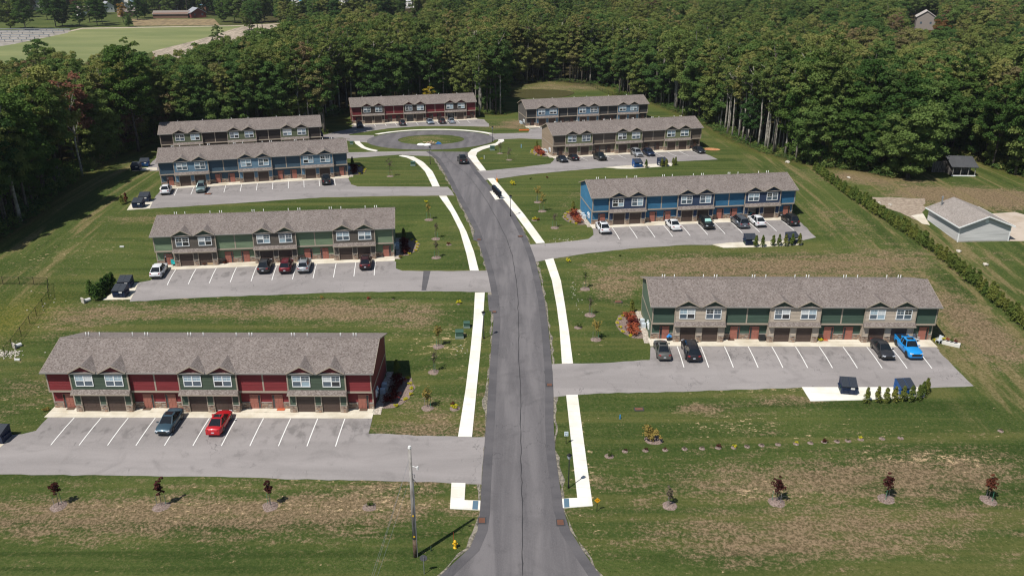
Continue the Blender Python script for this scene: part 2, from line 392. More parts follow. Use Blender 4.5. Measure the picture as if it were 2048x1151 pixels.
wq = np.clip((6 - ed) / 6, 0, 1) * (~ins) * (vv[:, 1] > 100)
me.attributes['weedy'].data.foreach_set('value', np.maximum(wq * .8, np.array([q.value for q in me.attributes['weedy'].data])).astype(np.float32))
ay_ = np.clip((vv[:, 0] - 52) / 8, 0, 1) * (vv[:, 1] > 85) * (vv[:, 1] < 260) + np.clip((-70 - vv[:, 0]) / 8, 0, 1) * (vv[:, 1] > 100) * (vv[:, 1] < 240)
at = me.attributes.new('alongy', 'FLOAT', 'POINT'); at.data.foreach_set('value', np.clip(ay_, 0, 1).astype(np.float32))
MG, t, b = newmat('lawn_grass')
w_ = coords(t, 'World')
dry, straw, weedy, wood = attr(t, 'dry'), attr(t, 'straw'), attr(t, 'weedy'), attr(t, 'wood')
big = noise(t, w_, .045, 4, .6, .5)
mow = noise(t, coords(t, 'World', (.012, .42, 1)), 1.0, 3, .6)
mow2 = noise(t, coords(t, 'World', (.55, .012, 1), (0, 0, R(-3))), 1.0, 3, .6)
mowm = mix(t, attr(t, 'alongy'), mow, mow2)
sv = t.nodes.new('ShaderNodeSeparateColor'); t.links.new(mowm, sv.inputs[0]); mowf = sv.outputs[0]
fine = noise(t, w_, 3.2, 6, .78)
med = noise(t, coords(t, 'World', (.5, 1.3, 1)), .55, 5, .7)
g = mix(t, ss(t, big, .36, .66), (.036, .066, .015), (.058, .090, .023))
g = mix(t, mth(t, 'MULTIPLY', ss(t, mowf, .46, .66), .65), g, (.100, .112, .036))
g = mix(t, mth(t, 'MULTIPLY', ss(t, mowf, .45, .34), .65), g, (.022, .046, .009))
g = mix(t, mth(t, 'MULTIPLY', ss(t, fine, .45, .70), .45), g, (.15, .145, .065))
g = mix(t, mth(t, 'MULTIPLY', ss(t, fine, .47, .30), .6), g, (.016, .030, .006))
# thin, dried-out turf
dm = mth(t, 'ADD', mth(t, 'MULTIPLY', dry, .52), mth(t, 'ADD', mth(t, 'MULTIPLY', med, 1.05), mth(t, 'MULTIPLY', fine, .95)))
dmk = ss(t, dm, 1.20, 1.56)
dcol = mix(t, ss(t, fine, .40, .64), (.100, .076, .048), (.30, .232, .160))
g = mix(t, mth(t, 'MULTIPLY', dmk, .80), g, dcol)
g = mix(t, mth(t, 'MULTIPLY', mth(t, 'MULTIPLY', ss(t, mow2, .52, .64), attr(t, 'alongy')), .75), g, mix(t, ss(t, fine, .35, .6), (.075, .072, .028), (.20, .175, .095)))
# loose straw and clippings
sn = noise(t, coords(t, 'World', (1.1, 2.6, 1)), 1.0, 4, .62, .6)
sm = ss(t, mth(t, 'ADD', sn, mth(t, 'MULTIPLY', straw, .175)), .70, .745)
sm = mth(t, 'MULTIPLY', sm, ss(t, noise(t, w_, 6.0, 3, .7), .40, .52))
g = mix(t, mth(t, 'MULTIPLY', sm, .9), g, (.46, .37, .235))
g = mix(t, mth(t, 'MULTIPLY', weedy, .75), g, mix(t, ss(t, fine, .4, .6), (.05, .075, .012), (.16, .15, .03)))
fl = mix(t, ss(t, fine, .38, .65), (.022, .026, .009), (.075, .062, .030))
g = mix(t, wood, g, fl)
g = mix(t, 1.0, g, (1.19, 1.07, 1.0), 'MULTIPLY')
t.links.new(g, b.inputs['Base Color']); b.inputs['Roughness'].default_value = .95; b.inputs['Specular IOR Level'].default_value = .1
bump(t, b, fine, .9, .25)
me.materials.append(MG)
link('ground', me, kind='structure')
# ------------------------------------------------------------------ roads and paving
ASPH = asphalt_mat('road_asphalt', (.098, .092, .095), (.150, .140, .141), .45, (.55, .03, 1))
LOT = asphalt_mat('lot_asphalt', (.215, .198, .190), (.268, .246, .237), .5)
EDGE = asphalt_mat('edge_asphalt', (.072, .069, .073), (.102, .096, .099), .3)
WALK = concrete_mat('walk_concrete', (.72, .70, .64), .12)
APRON = concrete_mat('apron_concrete', (.62, .575, .48), .24)
GRAVEL = noisy2('road_gravel', (.085, .078, .06), (.25, .22, .17), 3.0)
RL = [(880, 1151), (940, 1095), (955, 1060), (960, 1025), (962, 985), (965, 940), (968, 900), (972, 850), (975, 800), (979, 740), (983, 690), (987, 640), (985, 600), (981, 575), (975, 545), (962, 500), (948, 460), (928, 420), (905, 378), (889, 345), (872, 318), (852, 303)]
RR = [(1200, 1151), (1165, 1100), (1140, 1060), (1127, 1020), (1118, 960), (1110, 900), (1107, 840), (1107, 790), (1105, 745), (1101, 700), (1096, 650), (1089, 600), (1078, 550), (1069, 515), (1055, 478), (1030, 430), (1000, 393), (975, 366), (955, 342), (940, 318), (938, 304)]
l, r_ = gp(RL), gp(RR)
bot = [Vector((r_[0].x + 14, r_[0].y - 9, 0)), Vector((r_[0].x + 60, r_[0].y - 12, 0)), Vector((60, 46, 0)), Vector((-60, 46, 0)), Vector((l[0].x - 60, l[0].y - 12, 0)), Vector((l[0].x - 14, l[0].y - 9, 0))]
CC = Vector((-21.9, 232.0, 0)); RO, RI = 17.3, 9.0
circ = lambda rad, a0, a1, n: [Vector((CC.x + rad * math.cos(R(a0 + (a1 - a0) * i / n)), CC.y + rad * math.sin(R(a0 + (a1 - a0) * i / n)), 0)) for i in range(n + 1)]
ring_o, ring_i = circ(RO, -90, 270, 72)[:-1], circ(RI, -90, 270, 72)[:-1]
ringq = [[ring_i[i], ring_o[i], ring_o[(i + 1) % 72], ring_i[(i + 1) % 72]] for i in range(72)]
sheet('road_shoulder', [l[::-1] + r_[:0] + [Vector((p.x - .30 - .22 * math.sin(i * 1.7) - .2 * math.sin(i * 4.1), p.y, 0)) for i, p in enumerate(l)], r_ + [Vector((p.x + .30 + .22 * math.sin(i * 2.1) + .2 * math.sin(i * 3.7), p.y, 0)) for i, p in enumerate(r_)][::-1]], .018, GRAVEL, 0, .25, kind='structure')
def band(poly, off_in):
    n = len(poly); res = []
    for i, p in enumerate(poly):
        d = (poly[min(i + 1, n - 1)] - poly[max(i - 1, 0)]); d.z = 0; d.normalize(); res.append(p + Vector((d.y, -d.x, 0)) * off_in)
    return res
li, ri = band(l, 1.0), band(r_, -1.0)
seamL = [(a + (b_ - a) * .505) for a, b_ in zip(l, [r_[min(int(i * len(r_) / len(l)), len(r_) - 1)] for i in range(len(l))])]
quads = []
rb = r_ + [r_[-1]] * (len(l) - len(r_))
sheet('road', [l + r_[::-1] + [r_[0] + Vector((14, -9, 0)), Vector((r_[0].x + 70, r_[0].y - 11, 0)), Vector((r_[0].x + 70, r_[0].y - 20, 0)), Vector((l[0].x - 70, r_[0].y - 20, 0)), Vector((l[0].x - 70, l[0].y - 11, 0)), l[0] + Vector((-14, -9, 0))]] + ringq[0:72], .045, ASPH, .1, kind='structure')
sheet('road_edge_strip', [l + li[::-1]], .056, EDGE, 0, kind='structure')
sheet('road_edge_strip', [r_ + ri[::-1]], .056, EDGE, 0, kind='structure')
SEAM = [(1046, 1151), (1045, 1080), (1044, 1000), (1042, 930), (1041, 860), (1041, 790), (1038, 720), (1037, 650), (1036, 600), (1032, 555), (1024, 510), (1012, 475), (995, 440), (975, 405), (955, 375), (935, 350), (910, 330), (893, 315), (885, 300), (880, 294)]
sp = gp(SEAM)
sm_ = []
for i in range(len(sp) - 1):
    for k in range(6):
        q = sp[i].lerp(sp[i + 1], k / 6); sm_.append(Vector((q.x + rnd.uniform(-.06, .06), q.y, 0)))
sheet('road_seam', [[p + Vector((-.04 - .02 * math.sin(p.y * 1.3), 0, 0)) for p in sm_] + [p + Vector((.04 + .02 * math.sin(p.y * 2.1), 0, 0)) for p in sm_[::-1]]], .064, plain('tar', (.035, .034, .036), .7), 0, kind='structure')
LOTS = {
 1: [(97, 834), (744.5, 836.6), (737, 867), (970, 873.5), (966, 920), (963, 968), (880, 964), (700, 960), (380, 952), (0, 948), (-300, 944), (-300, 905), (-40, 876), (0, 871), (43, 868), (72, 861)],
 2: [(338, 541), (792, 523), (792, 537), (805, 541.5), (976, 541), (981, 560), (984, 584), (861, 582), (700, 584), (580, 588), (420, 594), (260, 603), (262, 590), (272, 566), (300, 561)],
 3: [(320, 382), (698, 358.5), (702, 369), (715, 373), (896, 373.8), (902, 380), (909, 391), (794, 391.8), (644, 394.8), (493, 405), (298, 417.5), (307, 399)],
 4: [(296, 336), (314, 312), (470, 301), (640, 288), (655, 297), (695, 305), (760, 303.5), (862, 302), (868, 313), (797, 309.5), (696, 317), (650, 324), (500, 338), (300, 342)],
 5: [(640, 271), (674, 263.4), (705, 256.7), (703, 253), (718, 249.5), (952, 237.5), (968, 239), (978, 248), (978, 253.6), (900, 252), (840, 252.5), (780, 256.5), (742, 262), (697, 269), (700, 270.6), (748, 270.5), (745, 286), (728, 284.5), (695, 281.4), (648, 277)],
 6: [(978, 267.5), (1057, 265.5), (1060, 258), (1085, 255.5), (1292, 243), (1325, 250), (1300, 262), (1100, 279), (1040, 277), (998, 279), (978, 280)],
 7: [(1109, 317), (1384, 301), (1393, 297), (1436, 319), (1354, 323), (1343, 326), (1273, 331), (1208, 335.6), (1112, 343.7), (1050, 350), (990, 358.8), (966, 360), (955, 348), (952, 341), (977, 341), (1040, 335), (1101, 327.5)],
 8: [(1185, 455), (1590, 436), (1632, 474.6), (1604, 481), (1520, 484), (1425, 489.5), (1367, 489.8), (1272, 496), (1177, 506), (1107, 517.4), (1070, 523.8), (1064, 505), (1057, 489), (1088, 487), (1140, 482.5), (1177, 477.7), (1187, 470)],
 9: [(1301, 693.6), (1868, 694.8), (1905, 730), (1947, 771.5), (1859, 775.6), (1606, 774.4), (1490, 778.5), (1350, 783), (1200, 786), (1150, 789.5), (1104, 794), (1105, 760), (1103, 728), (1146, 726.5), (1200, 726), (1299.5, 719.7)]}
for k, q in LOTS.items():
    sheet('parking_lot', [gp(q)], .030 + (.0 if k != 4 else .002), LOT, .12, .10, kind='structure')
sheet('asphalt_patch', [gp([(847, 541.5), (861, 541.5), (857, 560), (852, 581), (843, 581)])], .036, EDGE, 0, kind='structure')
for q in ([(1087, 742), (1105, 742), (1107, 793), (1098, 770)], [(975, 590), (998, 590), (998, 625), (978, 622)], [(948, 465), (962, 467), (960, 485), (946, 480)]):
    sheet('asphalt_patch', [gp(q)], .070, EDGE, 0, kind='structure')
WALKS = [
 [(916, 873), (931, 780), (941, 700), (947, 640), (950, 585), (969.5, 585), (966, 640), (961, 700), (953, 780), (944, 873)],
 [(903, 965), (931, 966), (929, 1000), (961, 1001), (960, 1020), (900, 1017)],
 [(940, 541), (933, 508), (919, 460), (901, 424), (878, 392), (893, 392), (913, 426), (933, 464), (948, 504), (957.5, 541)],
 [(864.7, 373), (850, 343), (831.6, 324), (812.8, 315), (797.7, 312), (805, 310.6), (827, 313.5), (846.6, 324.5), (865, 343), (879.5, 373)],
 [(708.5, 282.5), (719.7, 282.5), (720.9, 285.9), (729.8, 293.8), (741, 298), (755.7, 301), (752.3, 303.2), (737, 300.5), (723, 296), (710.8, 287.5)],
 [(960, 342), (947.7, 327.4), (936.5, 314), (935.4, 307), (943, 299.4), (965.7, 292.6), (990.4, 287), (996, 283), (997, 279.4), (1007, 278.5), (1008.5, 282.5), (995, 290.4), (965.7, 299.4), (954.5, 305), (952, 311.7), (956.7, 320.7), (972.4, 341.4)],
 [(974.5, 357), (1006, 397.5), (1040, 442), (1072.8, 487), (1089.8, 485.6), (1049, 430), (1019, 394), (987.6, 356.5)],
 [(979, 383), (986.6, 382), (1008, 397.5), (990.8, 400)],
 [(1090, 520), (1104, 561.5), (1113.6, 613), (1119, 655), (1124, 727.5), (1146, 726.5), (1138, 665), (1130.4, 613), (1121.7, 561.5), (1106.6, 516.5)],
 [(1132.3, 790), (1154.7, 995.6), (1139.8, 996), (1124, 997.3), (1125.8, 1015.8), (1185.4, 1011.3), (1170, 900), (1155.4, 789.3)]]
for i, q in enumerate(WALKS):
    sheet('sidewalk', [gp(q)], .066 if i != 7 else .060, WALK, .12, kind='structure')
arc = circ(RO + 1.1, 33, 148, 40) + circ(RO + 2.7, 148, 33, 40)
sheet('sidewalk', [arc], .062, WALK, .1, kind='structure')
PAD = plain('warning_pad', (.085, .15, .20), .7)
for q in ([(946, 1001.5), (957, 1001.7), (955.5, 1019.3), (944.5, 1018.6)], [(1127.6, 997.4), (1138, 997), (1139, 1014.3), (1128.5, 1015.2)]):
    sheet('tactile_paving', [gp(q)], .074, PAD, 0, kind='structure')
for q in ([(1603.5, 774), (1621, 802), (1724.7, 799.5), (1848, 794), (1855, 774)], [(1424, 489), (1447, 495.5), (1517, 494.3), (1604.5, 490), (1604.5, 480.6), (1460, 485)],
          [(1208, 335), (1235, 337.3), (1262, 337.8), (1343, 332), (1346, 326), (1273, 329.7)], [(204.8, 599.6), (262, 598.6), (277, 565), (252, 565.5)],
          [(253.7, 420.3), (299.5, 416.8), (307.5, 399.5), (288, 400.5), (265, 402.7)], [(263.6, 342.7), (291.3, 340.8), (314.4, 340.8), (314, 335), (293, 335.5), (275, 338)],
          [(-40, 868), (25, 870.5), (20, 878), (0, 895), (-40, 912)]):
    sheet('concrete_pad', [gp(q)], .050, APRON if q[0][0] != 1603.5 else WALK, .12, kind='structure')
# neighbour's yard
sheet('gravel_yard', [gp([(1742, 394), (1850, 397), (1846, 440), (1838, 442), (1800, 425), (1765, 412)])], .02, noisy2('pale_gravel', (.22, .17, .125), (.33, .27, .205), 2.0), 0, .3, kind='structure')
sheet('driveway', [gp([(1822, 431), (1846, 427), (1860, 450), (1844, 447)])], .028, APRON, .08, kind='structure')
sheet('driveway', [gp([(1985, 427), (2030, 424), (2120, 450), (2120, 482), (2012, 482)])], .028, concrete_mat('tan_concrete', (.46, .39, .32), .2), .08, kind='structure')
# farm land beyond the woods
FIELD = noisy2('hay_field', (.125, .150, .045), (.19, .20, .072), .03, .35, .65, .95, (.35, 1, 1), .1)
fld = gp([(-80, 98), (0, 90), (137, 62), (164, 56.4), (471, 51.5), (520, 49), (400, 80), (304, 103), (200, 150), (60, 190), (-80, 200)])
sheet('hay_field', [fld], .03, FIELD, 0, kind='structure')
STB = noisy2('corn_stubble', (.16, .13, .095), (.40, .33, .25), .8, .35, .6, .95, (1.6, .12, 1), .3)
sheet('stubble_field', [gp([(304, 103), (400, 79), (470, 57), (500, 49.5), (540, 48), (560, 52), (500, 75), (430, 110), (330, 150)])], .035, STB, 0, kind='structure')
sheet('farm_track', [gp([(137, 62), (164, 56), (471, 51.2), (560, 47), (560, 48.5), (471, 52.6), (166, 58), (138, 64)])], .05, noisy2('track_dirt', (.33, .28, .2), (.42, .36, .27), .5), 0, kind='structure')
sheet('crop_strip', [gp([(268, 52), (440, 51), (428, 38), (262, 38)])], .06, noisy2('ripe_crop', (.14, .10, .05), (.27, .20, .10), .35, .35, .65, .95, (1.5, .2, 1), .3), 0, kind='structure')
sheet('yard_gravel', [gp([(-40, 96), (0, 93), (30, 88), (136, 66), (140, 60), (60, 59), (-40, 64)])], .04, noisy2('nursery_gravel', (.21, .19, .16), (.31, .28, .24), .3), 0, kind='structure')
# pond
pw = [Vector((9 + 14.5 * math.cos(a) * (1 + .08 * math.sin(3 * a)), 327 + 10.5 * math.sin(a) * (1 + .06 * math.cos(2 * a)), 0)) for a in np.linspace(0, 2 * math.pi, 40)[:-1]]
m, t, b = newmat('pond_water'); b.inputs['Base Color'].default_value = (.085, .080, .034, 1); b.inputs['Roughness'].default_value = .22; b.inputs['Specular IOR Level'].default_value = .5
bump(t, b, noise(t, coords(t, 'World'), 1.2, 3), .15, .05)
mb = MB(); mb.quad(*[(p.x, p.y, -3.12) for p in pw]); link('pond_water', mb.mesh('pond_water', m), kind='structure')
# ------------------------------------------------------------------ row houses
TRIM = plain('beige_trim', (.34, .285, .225), .6, var=.08)
WHITE = plain('white_vinyl', (.78, .79, .78), .4, var=.05)
PANE_L = plain('pane_blind', (.30, .40, .46), .12, spec=.8, var=.25, vs=2.0)
PANE_W = plain('pane_curtain', (.52, .55, .56), .2, spec=.7, var=.2, vs=3.0)
PANE_D = plain('pane_dark', (.075, .105, .135), .08, spec=.8, var=.4, vs=2.0)
PANE_K = plain('pane_black', (.02, .025, .03), .06, spec=.8, var=.4)
GARD = plain('garage_brown', (.072, .048, .039), .55, var=.15)
DRT = plain('door_terracotta', (.30, .115, .085), .5, var=.1)
DRB = plain('door_brown', (.055, .030, .024), .5, var=.1)
GUT = plain('gutter_grey', (.20, .19, .175), .5)
PIPE = plain('white_pipe', (.62, .62, .60), .4, var=.04)
FOUND = concrete_mat('foundation', (.36, .34, .31), .2)
SOFF = plain('soffit', (.30, .26, .21), .7)
SHING = shingle_mat('roof_shingle', [(.110, .089, .079), (.156, .131, .118), (.190, .163, .148), (.250, .219, .201), (.165, .137, .121)])
STONEM, t, b = newmat('ledge_stone')
gn = t.nodes.new('ShaderNodeNewGeometry')
cr = t.nodes.new('ShaderNodeValToRGB')
for i in range(4): cr.color_ramp.elements.new(.5)
for i, c in enumerate([(.11, .072, .052), (.38, .24, .155), (.24, .20, .175), (.46, .36, .27), (.20, .115, .08), (.52, .45, .37)]):
    cr.color_ramp.elements[i].position = i / 5; cr.color_ramp.elements[i].color = (*c, 1)
t.links.new(gn.outputs['Random Per Island'], cr.inputs[0])
t.links.new(mix(t, mth(t, 'MULTIPLY', noise(t, coords(t, 'World'), 12, 3), .35), cr.outputs[0], (.08, .07, .06)), b.inputs['Base Color']); b.inputs['Roughness'].default_value = .9
def m_siding(wd, ht):
    def f():
        mb = MB(); n = max(1, round(ht / .2)); e = ht / n
        for i in range(n):
            mb.quad((0, -.022, i * e), (wd, -.022, i * e), (wd, 0, (i + 1) * e), (0, 0, (i + 1) * e))
            mb.quad((0, 0, i * e), (wd, 0, i * e), (wd, -.022, i * e), (0, -.022, i * e))
        return mb
    return cm('siding %.3f %.3f' % (wd, ht), f)
def m_endwall():
    """gable end above the band board, lap siding, in the YZ plane, outside toward -x"""
    def f():
        mb = MB()
        def zt(y): return 5.36 + min(y, 10.92 - y) * .338
        e = .2; z = 2.75
        while z < 7.1:
            z1 = z + e
            y0 = max(.33, (z1 - 5.36) / .338); y1 = 10.92 - max(.17, (z1 - 5.36) / .338)
            if y1 > y0:
                mb.quad((-.022, y0, z), (-.022, y1, z), (0, y1, z1), (0, y0, z1)); mb.quad((0, y0, z), (0, y1, z), (-.022, y1, z), (-.022, y0, z))
            z = z1
        return mb
    return cm('endwall', f)
def m_endlow():
    def f():
        mb = MB(); e = .2
        for i in range(13):
            z = i * .196; z1 = z + .196
            mb.quad((-.022, .85, z), (-.022, 10.75, z), (0, 10.75, z1), (0, .85, z1)); mb.quad((0, .85, z), (0, 10.75, z), (-.022, 10.75, z), (-.022, .85, z))
        return mb
    return cm('endlow', f)
def m_stone(wd, ht):
    def f():
        q = random.Random(int(wd * 1000 + ht * 77)); mb = MB(); z = 0
        while z < ht - .05:
            hh = q.uniform(.10, .19); hh = min(hh, ht - z); x = 0
            while x < wd - .02:
                ww = q.uniform(.18, .46); ww = min(ww, wd - x); d = q.uniform(.035, .085)
                mb.box(x + .008, x + ww - .008, -d, .02, z + .007, z + hh - .007); x += ww
            z += hh
        return mb
    return cm('stone_veneer %.3f %.3f' % (wd, ht), f)
def m_roofslope(front=True):
    def f():
        mb = MB(); n = 44; xo = HL + .375
        y0, z0, y1, z1 = (-.15, 5.32, 5.46, 7.205) if front else (11.07, 5.32, 5.46, 7.205)
        for i in range(n):
            a, c = i / n, (i + 1) / n
            ya, za, yb, zb = y0 + (y1 - y0) * a, z0 + (z1 - z0) * a, y0 + (y1 - y0) * c, z0 + (z1 - z0) * c
            mb.quad((-xo, ya, za + .014), (xo, ya, za + .014), (xo, yb, zb), (-xo, yb, zb))
            mb.quad((-xo, ya, za), (xo, ya, za), (xo, ya, za + .014), (-xo, ya, za + .014))
        mb.quad((-xo, y0, z0 - .12), (xo, y0, z0 - .12), (xo, y1, z1 - .12), (-xo, y1, z1 - .12))
        for s in (-xo, xo): mb.quad((s, y0, z0 - .12), (s, y0, z0), (s, y1, z1), (s, y1, z1 - .12))
        return mb
    return cm('roof_slope %d' % front, f)
def m_gable_roof():
    def f():
        mb = MB()
        for s in (-1, 1):
            A, B, C_, D = Vector((0, -.30, 6.30)), Vector((0, 2.80, 6.30)), Vector((s * 1.62, .10, 5.43)), Vector((s * 1.62, -.30, 5.40))
            n = 9
            for i in range(n):      # courses run parallel to the small eave
                a, c = i / n, (i + 1) / n
                p, q, r2, u = D.lerp(A, a), C_.lerp(B, a), C_.lerp(B, c), D.lerp(A, c); up_ = Vector((0, 0, .02))
                mb.quad(p + up_, q + up_, r2, u); mb.quad(p, q, q + up_, p + up_)
            mb.quad(D - Vector((0, 0, .1)), C_ - Vector((0, 0, .1)), B - Vector((0, 0, .1)), A - Vector((0, 0, .1)))
        return mb
    return cm('gable_roof', f)
def m_rake(s):
    def f():
        p = MB(); a = Vector((0, 0, 6.31)); c = Vector((s * 1.64, 0, 5.41)); d = Vector((0, 0, .15))
        for y in (-.335, -.30): p.quad((a.x, y, a.z), (c.x, y, c.z), (c.x, y, c.z - .14), (a.x, y, a.z - .16))
        p.quad((a.x, -.335, a.z), (c.x, -.335, c.z), (c.x, -.30, c.z), (a.x, -.30, a.z)); p.quad((a.x, -.335, a.z - .16), (c.x, -.335, c.z - .14), (c.x, -.30, c.z - .14), (a.x, -.30, a.z - .16))
        return p
    return cm('rake %d' % s, f)
def m_gface():
    def f():
        mb = MB(); z = 5.42
        while z < 6.2:
            z1 = min(z + .18, 6.2); w0 = (6.22 - z) / .80 * 1.42; w1 = (6.22 - z1) / .80 * 1.42
            mb.quad((-w0, -.05, z), (w0, -.05, z), (w1, -.03, z1), (-w1, -.03, z1)); z = z1
        return mb
    return cm('gable_siding', f)
def m_pent(wd):
    def f():
        mb = MB(); n = 4
        for i in range(n):
            a, c = i / n, (i + 1) / n; y0, z0, y1, z1 = -.50 + .5 * a, 2.62 + .45 * a, -.50 + .5 * c, 2.62 + .45 * c
            mb.quad((0, y0, z0 + .02), (wd, y0, z0 + .02), (wd, y1, z1), (0, y1, z1)); mb.quad((0, y0, z0), (wd, y0, z0), (wd, y0, z0 + .02), (0, y0, z0 + .02))
        mb.quad((0, -.5, 2.62), (0, 0, 3.07), (0, 0, 2.55), (0, -.45, 2.55)); mb.quad((wd, -.5, 2.62), (wd, 0, 3.07), (wd, 0, 2.55), (wd, -.45, 2.55))
        mb.quad((0, -.45, 2.55), (wd, -.45, 2.55), (wd, 0, 2.55), (0, 0, 2.55))
        return mb
    return cm('pent %.2f' % wd, f)
def m_winframe(W=2.12, Ht=1.5):
    def f():
        mb = MB(); a = .09
        mb.box(0, W, -.05, .02, 0, a); mb.box(0, W, -.05, .02, Ht - a, Ht); mb.box(0, a, -.052, .02, a, Ht - a); mb.box(W - a, W, -.052, .02, a, Ht - a)
        mb.box(W / 2 - .06, W / 2 + .06, -.054, .02, a, Ht - a); mb.box(a, W / 2 - .06, -.045, .02, Ht / 2 - .04, Ht / 2 + .03); mb.box(W / 2 + .06, W - a, -.045, .02, Ht / 2 - .04, Ht / 2 + .03)
        return mb
    return cm('window_frame', f)
def m_muntin(W=2.12, Ht=1.5):
    def f():
        mb = MB(); a = .09
        for x0 in (a, W / 2 + .06):
            ww = W / 2 - .06 - a
            mb.box(x0 + ww / 2 - .012, x0 + ww / 2 + .012, -.03, -.018, Ht / 2 + .03, Ht - a); mb.box(x0, x0 + ww, -.029, -.019, Ht * .74, Ht * .74 + .024)
        return mb
    return cm('muntin_grid', f)
def m_panel(wd, ht):
    def f():
        mb = MB(); mb.box(0, wd, -.035, .03, 0, ht - .018)
        n = 4
        for i in range(n):
            x0 = wd * i / n + .05; x1 = wd * (i + 1) / n - .05; mb.box(x0, x1, -.05, -.035, .09, ht - .10)
        return mb
    return cm('panel %.2f %.2f' % (wd, ht), f)
def m_door():
    def f():
        mb = MB(); mb.box(0, .88, -.04, .02, 0, 1.84)
        for x0 in (.10, .50):
            for z0, z1 in ((.12, .68), (.78, 1.30), (1.40, 1.70)): mb.box(x0, x0 + .28, -.06, -.04, z0, z1)
        return mb
    return cm('door', f)
def m_handle(): return cm('handle', lambda: MB().tube([(0, -.03, 0), (0, -.11, 0), (.1, -.11, 0)], [.022, .02, .018], 6))
def m_meter():
    def f():
        mb = MB().box(-.14, 0, -.17, .17, 0, .95); mb.tube([(-.13, 0, .66), (-.25, 0, .66)], [.12, .11], 10); return mb
    return cm('electric_meter', f)
def m_vpipe(): return cm('vent_pipe', lambda: MB().tube([(0, 0, -.2), (0, 0, .50)], [.06, .06], 8), True)
RECESS = [(-HL, -HL + 3.0, 'L'), (-HL + 9.8, -HL + 15.8, 'D'), (-HL + 22.6, -HL + 28.6, 'D'), (HL - 3.0, HL, 'R')]
BAYS = [-HL + 3.0, -HL + 15.8, -HL + 28.6]
BLD = {}
def row_house(k, label, rec, bay, gab, door, end=None, open_bays=(), vents='full', meter=-1):
    x, y, a = ROWS[k]; z = RZ[k]
    t = thing('row_house', label, 'townhouse', (x, y, z), R(a), 'townhouse rows along the private road'); BLD[k] = t
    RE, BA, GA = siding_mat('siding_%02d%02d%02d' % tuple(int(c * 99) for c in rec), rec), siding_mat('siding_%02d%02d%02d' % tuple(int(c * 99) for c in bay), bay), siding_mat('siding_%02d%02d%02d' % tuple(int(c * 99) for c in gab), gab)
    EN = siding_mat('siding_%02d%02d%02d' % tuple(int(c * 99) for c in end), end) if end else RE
    P = lambda n, me, mat, loc=(0, 0, 0), rot=None, par=t, **kw: link(n, me, par, mat, loc, rot, **kw)
    # solid shell behind the cladding
    mb = MB(); mb.prism([(.87, -1.2), (10.73, -1.2), (10.73, 2.5), (.87, 2.5)], 'x', -HL + .02, HL - .02)
    mb.prism([(.36, 2.52), (10.73, 2.52), (10.73, 5.25), (5.46, 7.02), (.36, 5.3)], 'x', -HL + .021, HL - .021)
    for bx in BAYS: mb.box(bx + .02, bx + 6.78, .02, .37, 2.9, 5.3)
    P('wall_core', CACHE.setdefault('core', mb.mesh('wall_core', BLANK)), RE)
    P('foundation', cm('found', lambda: MB().box(-HL - .03, HL + .03, 1.3, 10.85, -1.5, .03)), FOUND)
    board('back_wall', RE, t, -HL, HL, 10.73, 10.76, 0, 5.2)
    for (x0, x1, s) in RECESS:
        wdt = x1 - x0
        P('siding_panel', m_siding(wdt, 2.55), RE, (x0, .33, 2.76))
        P('siding_panel', m_siding(wdt, 2.5), RE, (x0, .85, 0))
        board('band_board', TRIM, t, x0 - (.03 if s == 'L' else 0), x1 + (.03 if s == 'R' else 0), .29, .90, 2.50, 2.76)
        if s == 'D': board('trim_board', TRIM, t, x0 + wdt / 2 - .09, x0 + wdt / 2 + .09, .295, .34, 2.762, 5.3)
        if s == 'L': board('corner_board', TRIM, t, x0 - .035, x0 + .12, .285, .44, 2.762, 5.3); board('corner_board', TRIM, t, x0 - .035, x0 + .12, .80, .96, 0, 2.498)
        if s == 'R': board('corner_board', TRIM, t, x1 - .12, x1 + .035, .285, .44, 2.762, 5.3); board('corner_board', TRIM, t, x1 - .12, x1 + .035, .80, .96, 0, 2.498)
        # doors: (door x, sidelight side)
        for (dx, sl_) in {'L': [(1.55, -1)], 'R': [(1.25, 1)], 'D': [(1.10, 1), (4.05, -1)]}[s]:
            xd = x0 + dx
            d = P('front_door', m_door(), door, (xd, .80, .12)); P('door_handle', m_handle(), GUT, (.82 if sl_ > 0 else .06, 0, 1.0), par=d)
            sx = xd + .93 if sl_ > 0 else xd - .31
            board('sidelight_pane', PANE_K, t, sx, sx + .26, 0.785, .82, .15, 1.96)
            for q in ((xd - .055, xd + .88, xd + 1.19) if sl_ > 0 else (xd - .365, xd - .05, xd + .88)): board('door_casing', door, t, q, q + .05, .74, .82, .10, 1.97)
            board('door_casing', door, t, (xd - .055 if sl_ > 0 else xd - .365), (xd + 1.24 if sl_ > 0 else xd + .93), .745, .82, 1.97, 2.05)
        xs = {'L': [(0, 1.16), (2.50, 3.0)], 'R': [(0, 1.17), (2.51, 3.0)], 'D': [(0, 1.02), (2.36, 3.66), (5.0, 6.0)]}[s]
        for (u0, u1) in xs:
            P('stone_veneer', m_stone(u1 - u0, .92), STONEM, (x0 + u0, .83, 0), kind='stuff'); board('stone_cap', FOUND, t, x0 + u0, x0 + u1, .73, .84, .92, .97)
        board('porch_slab', APRON, t, x0 + .02, x1 - .02, -.05, .9, -.3, .13)
    nwin = 0
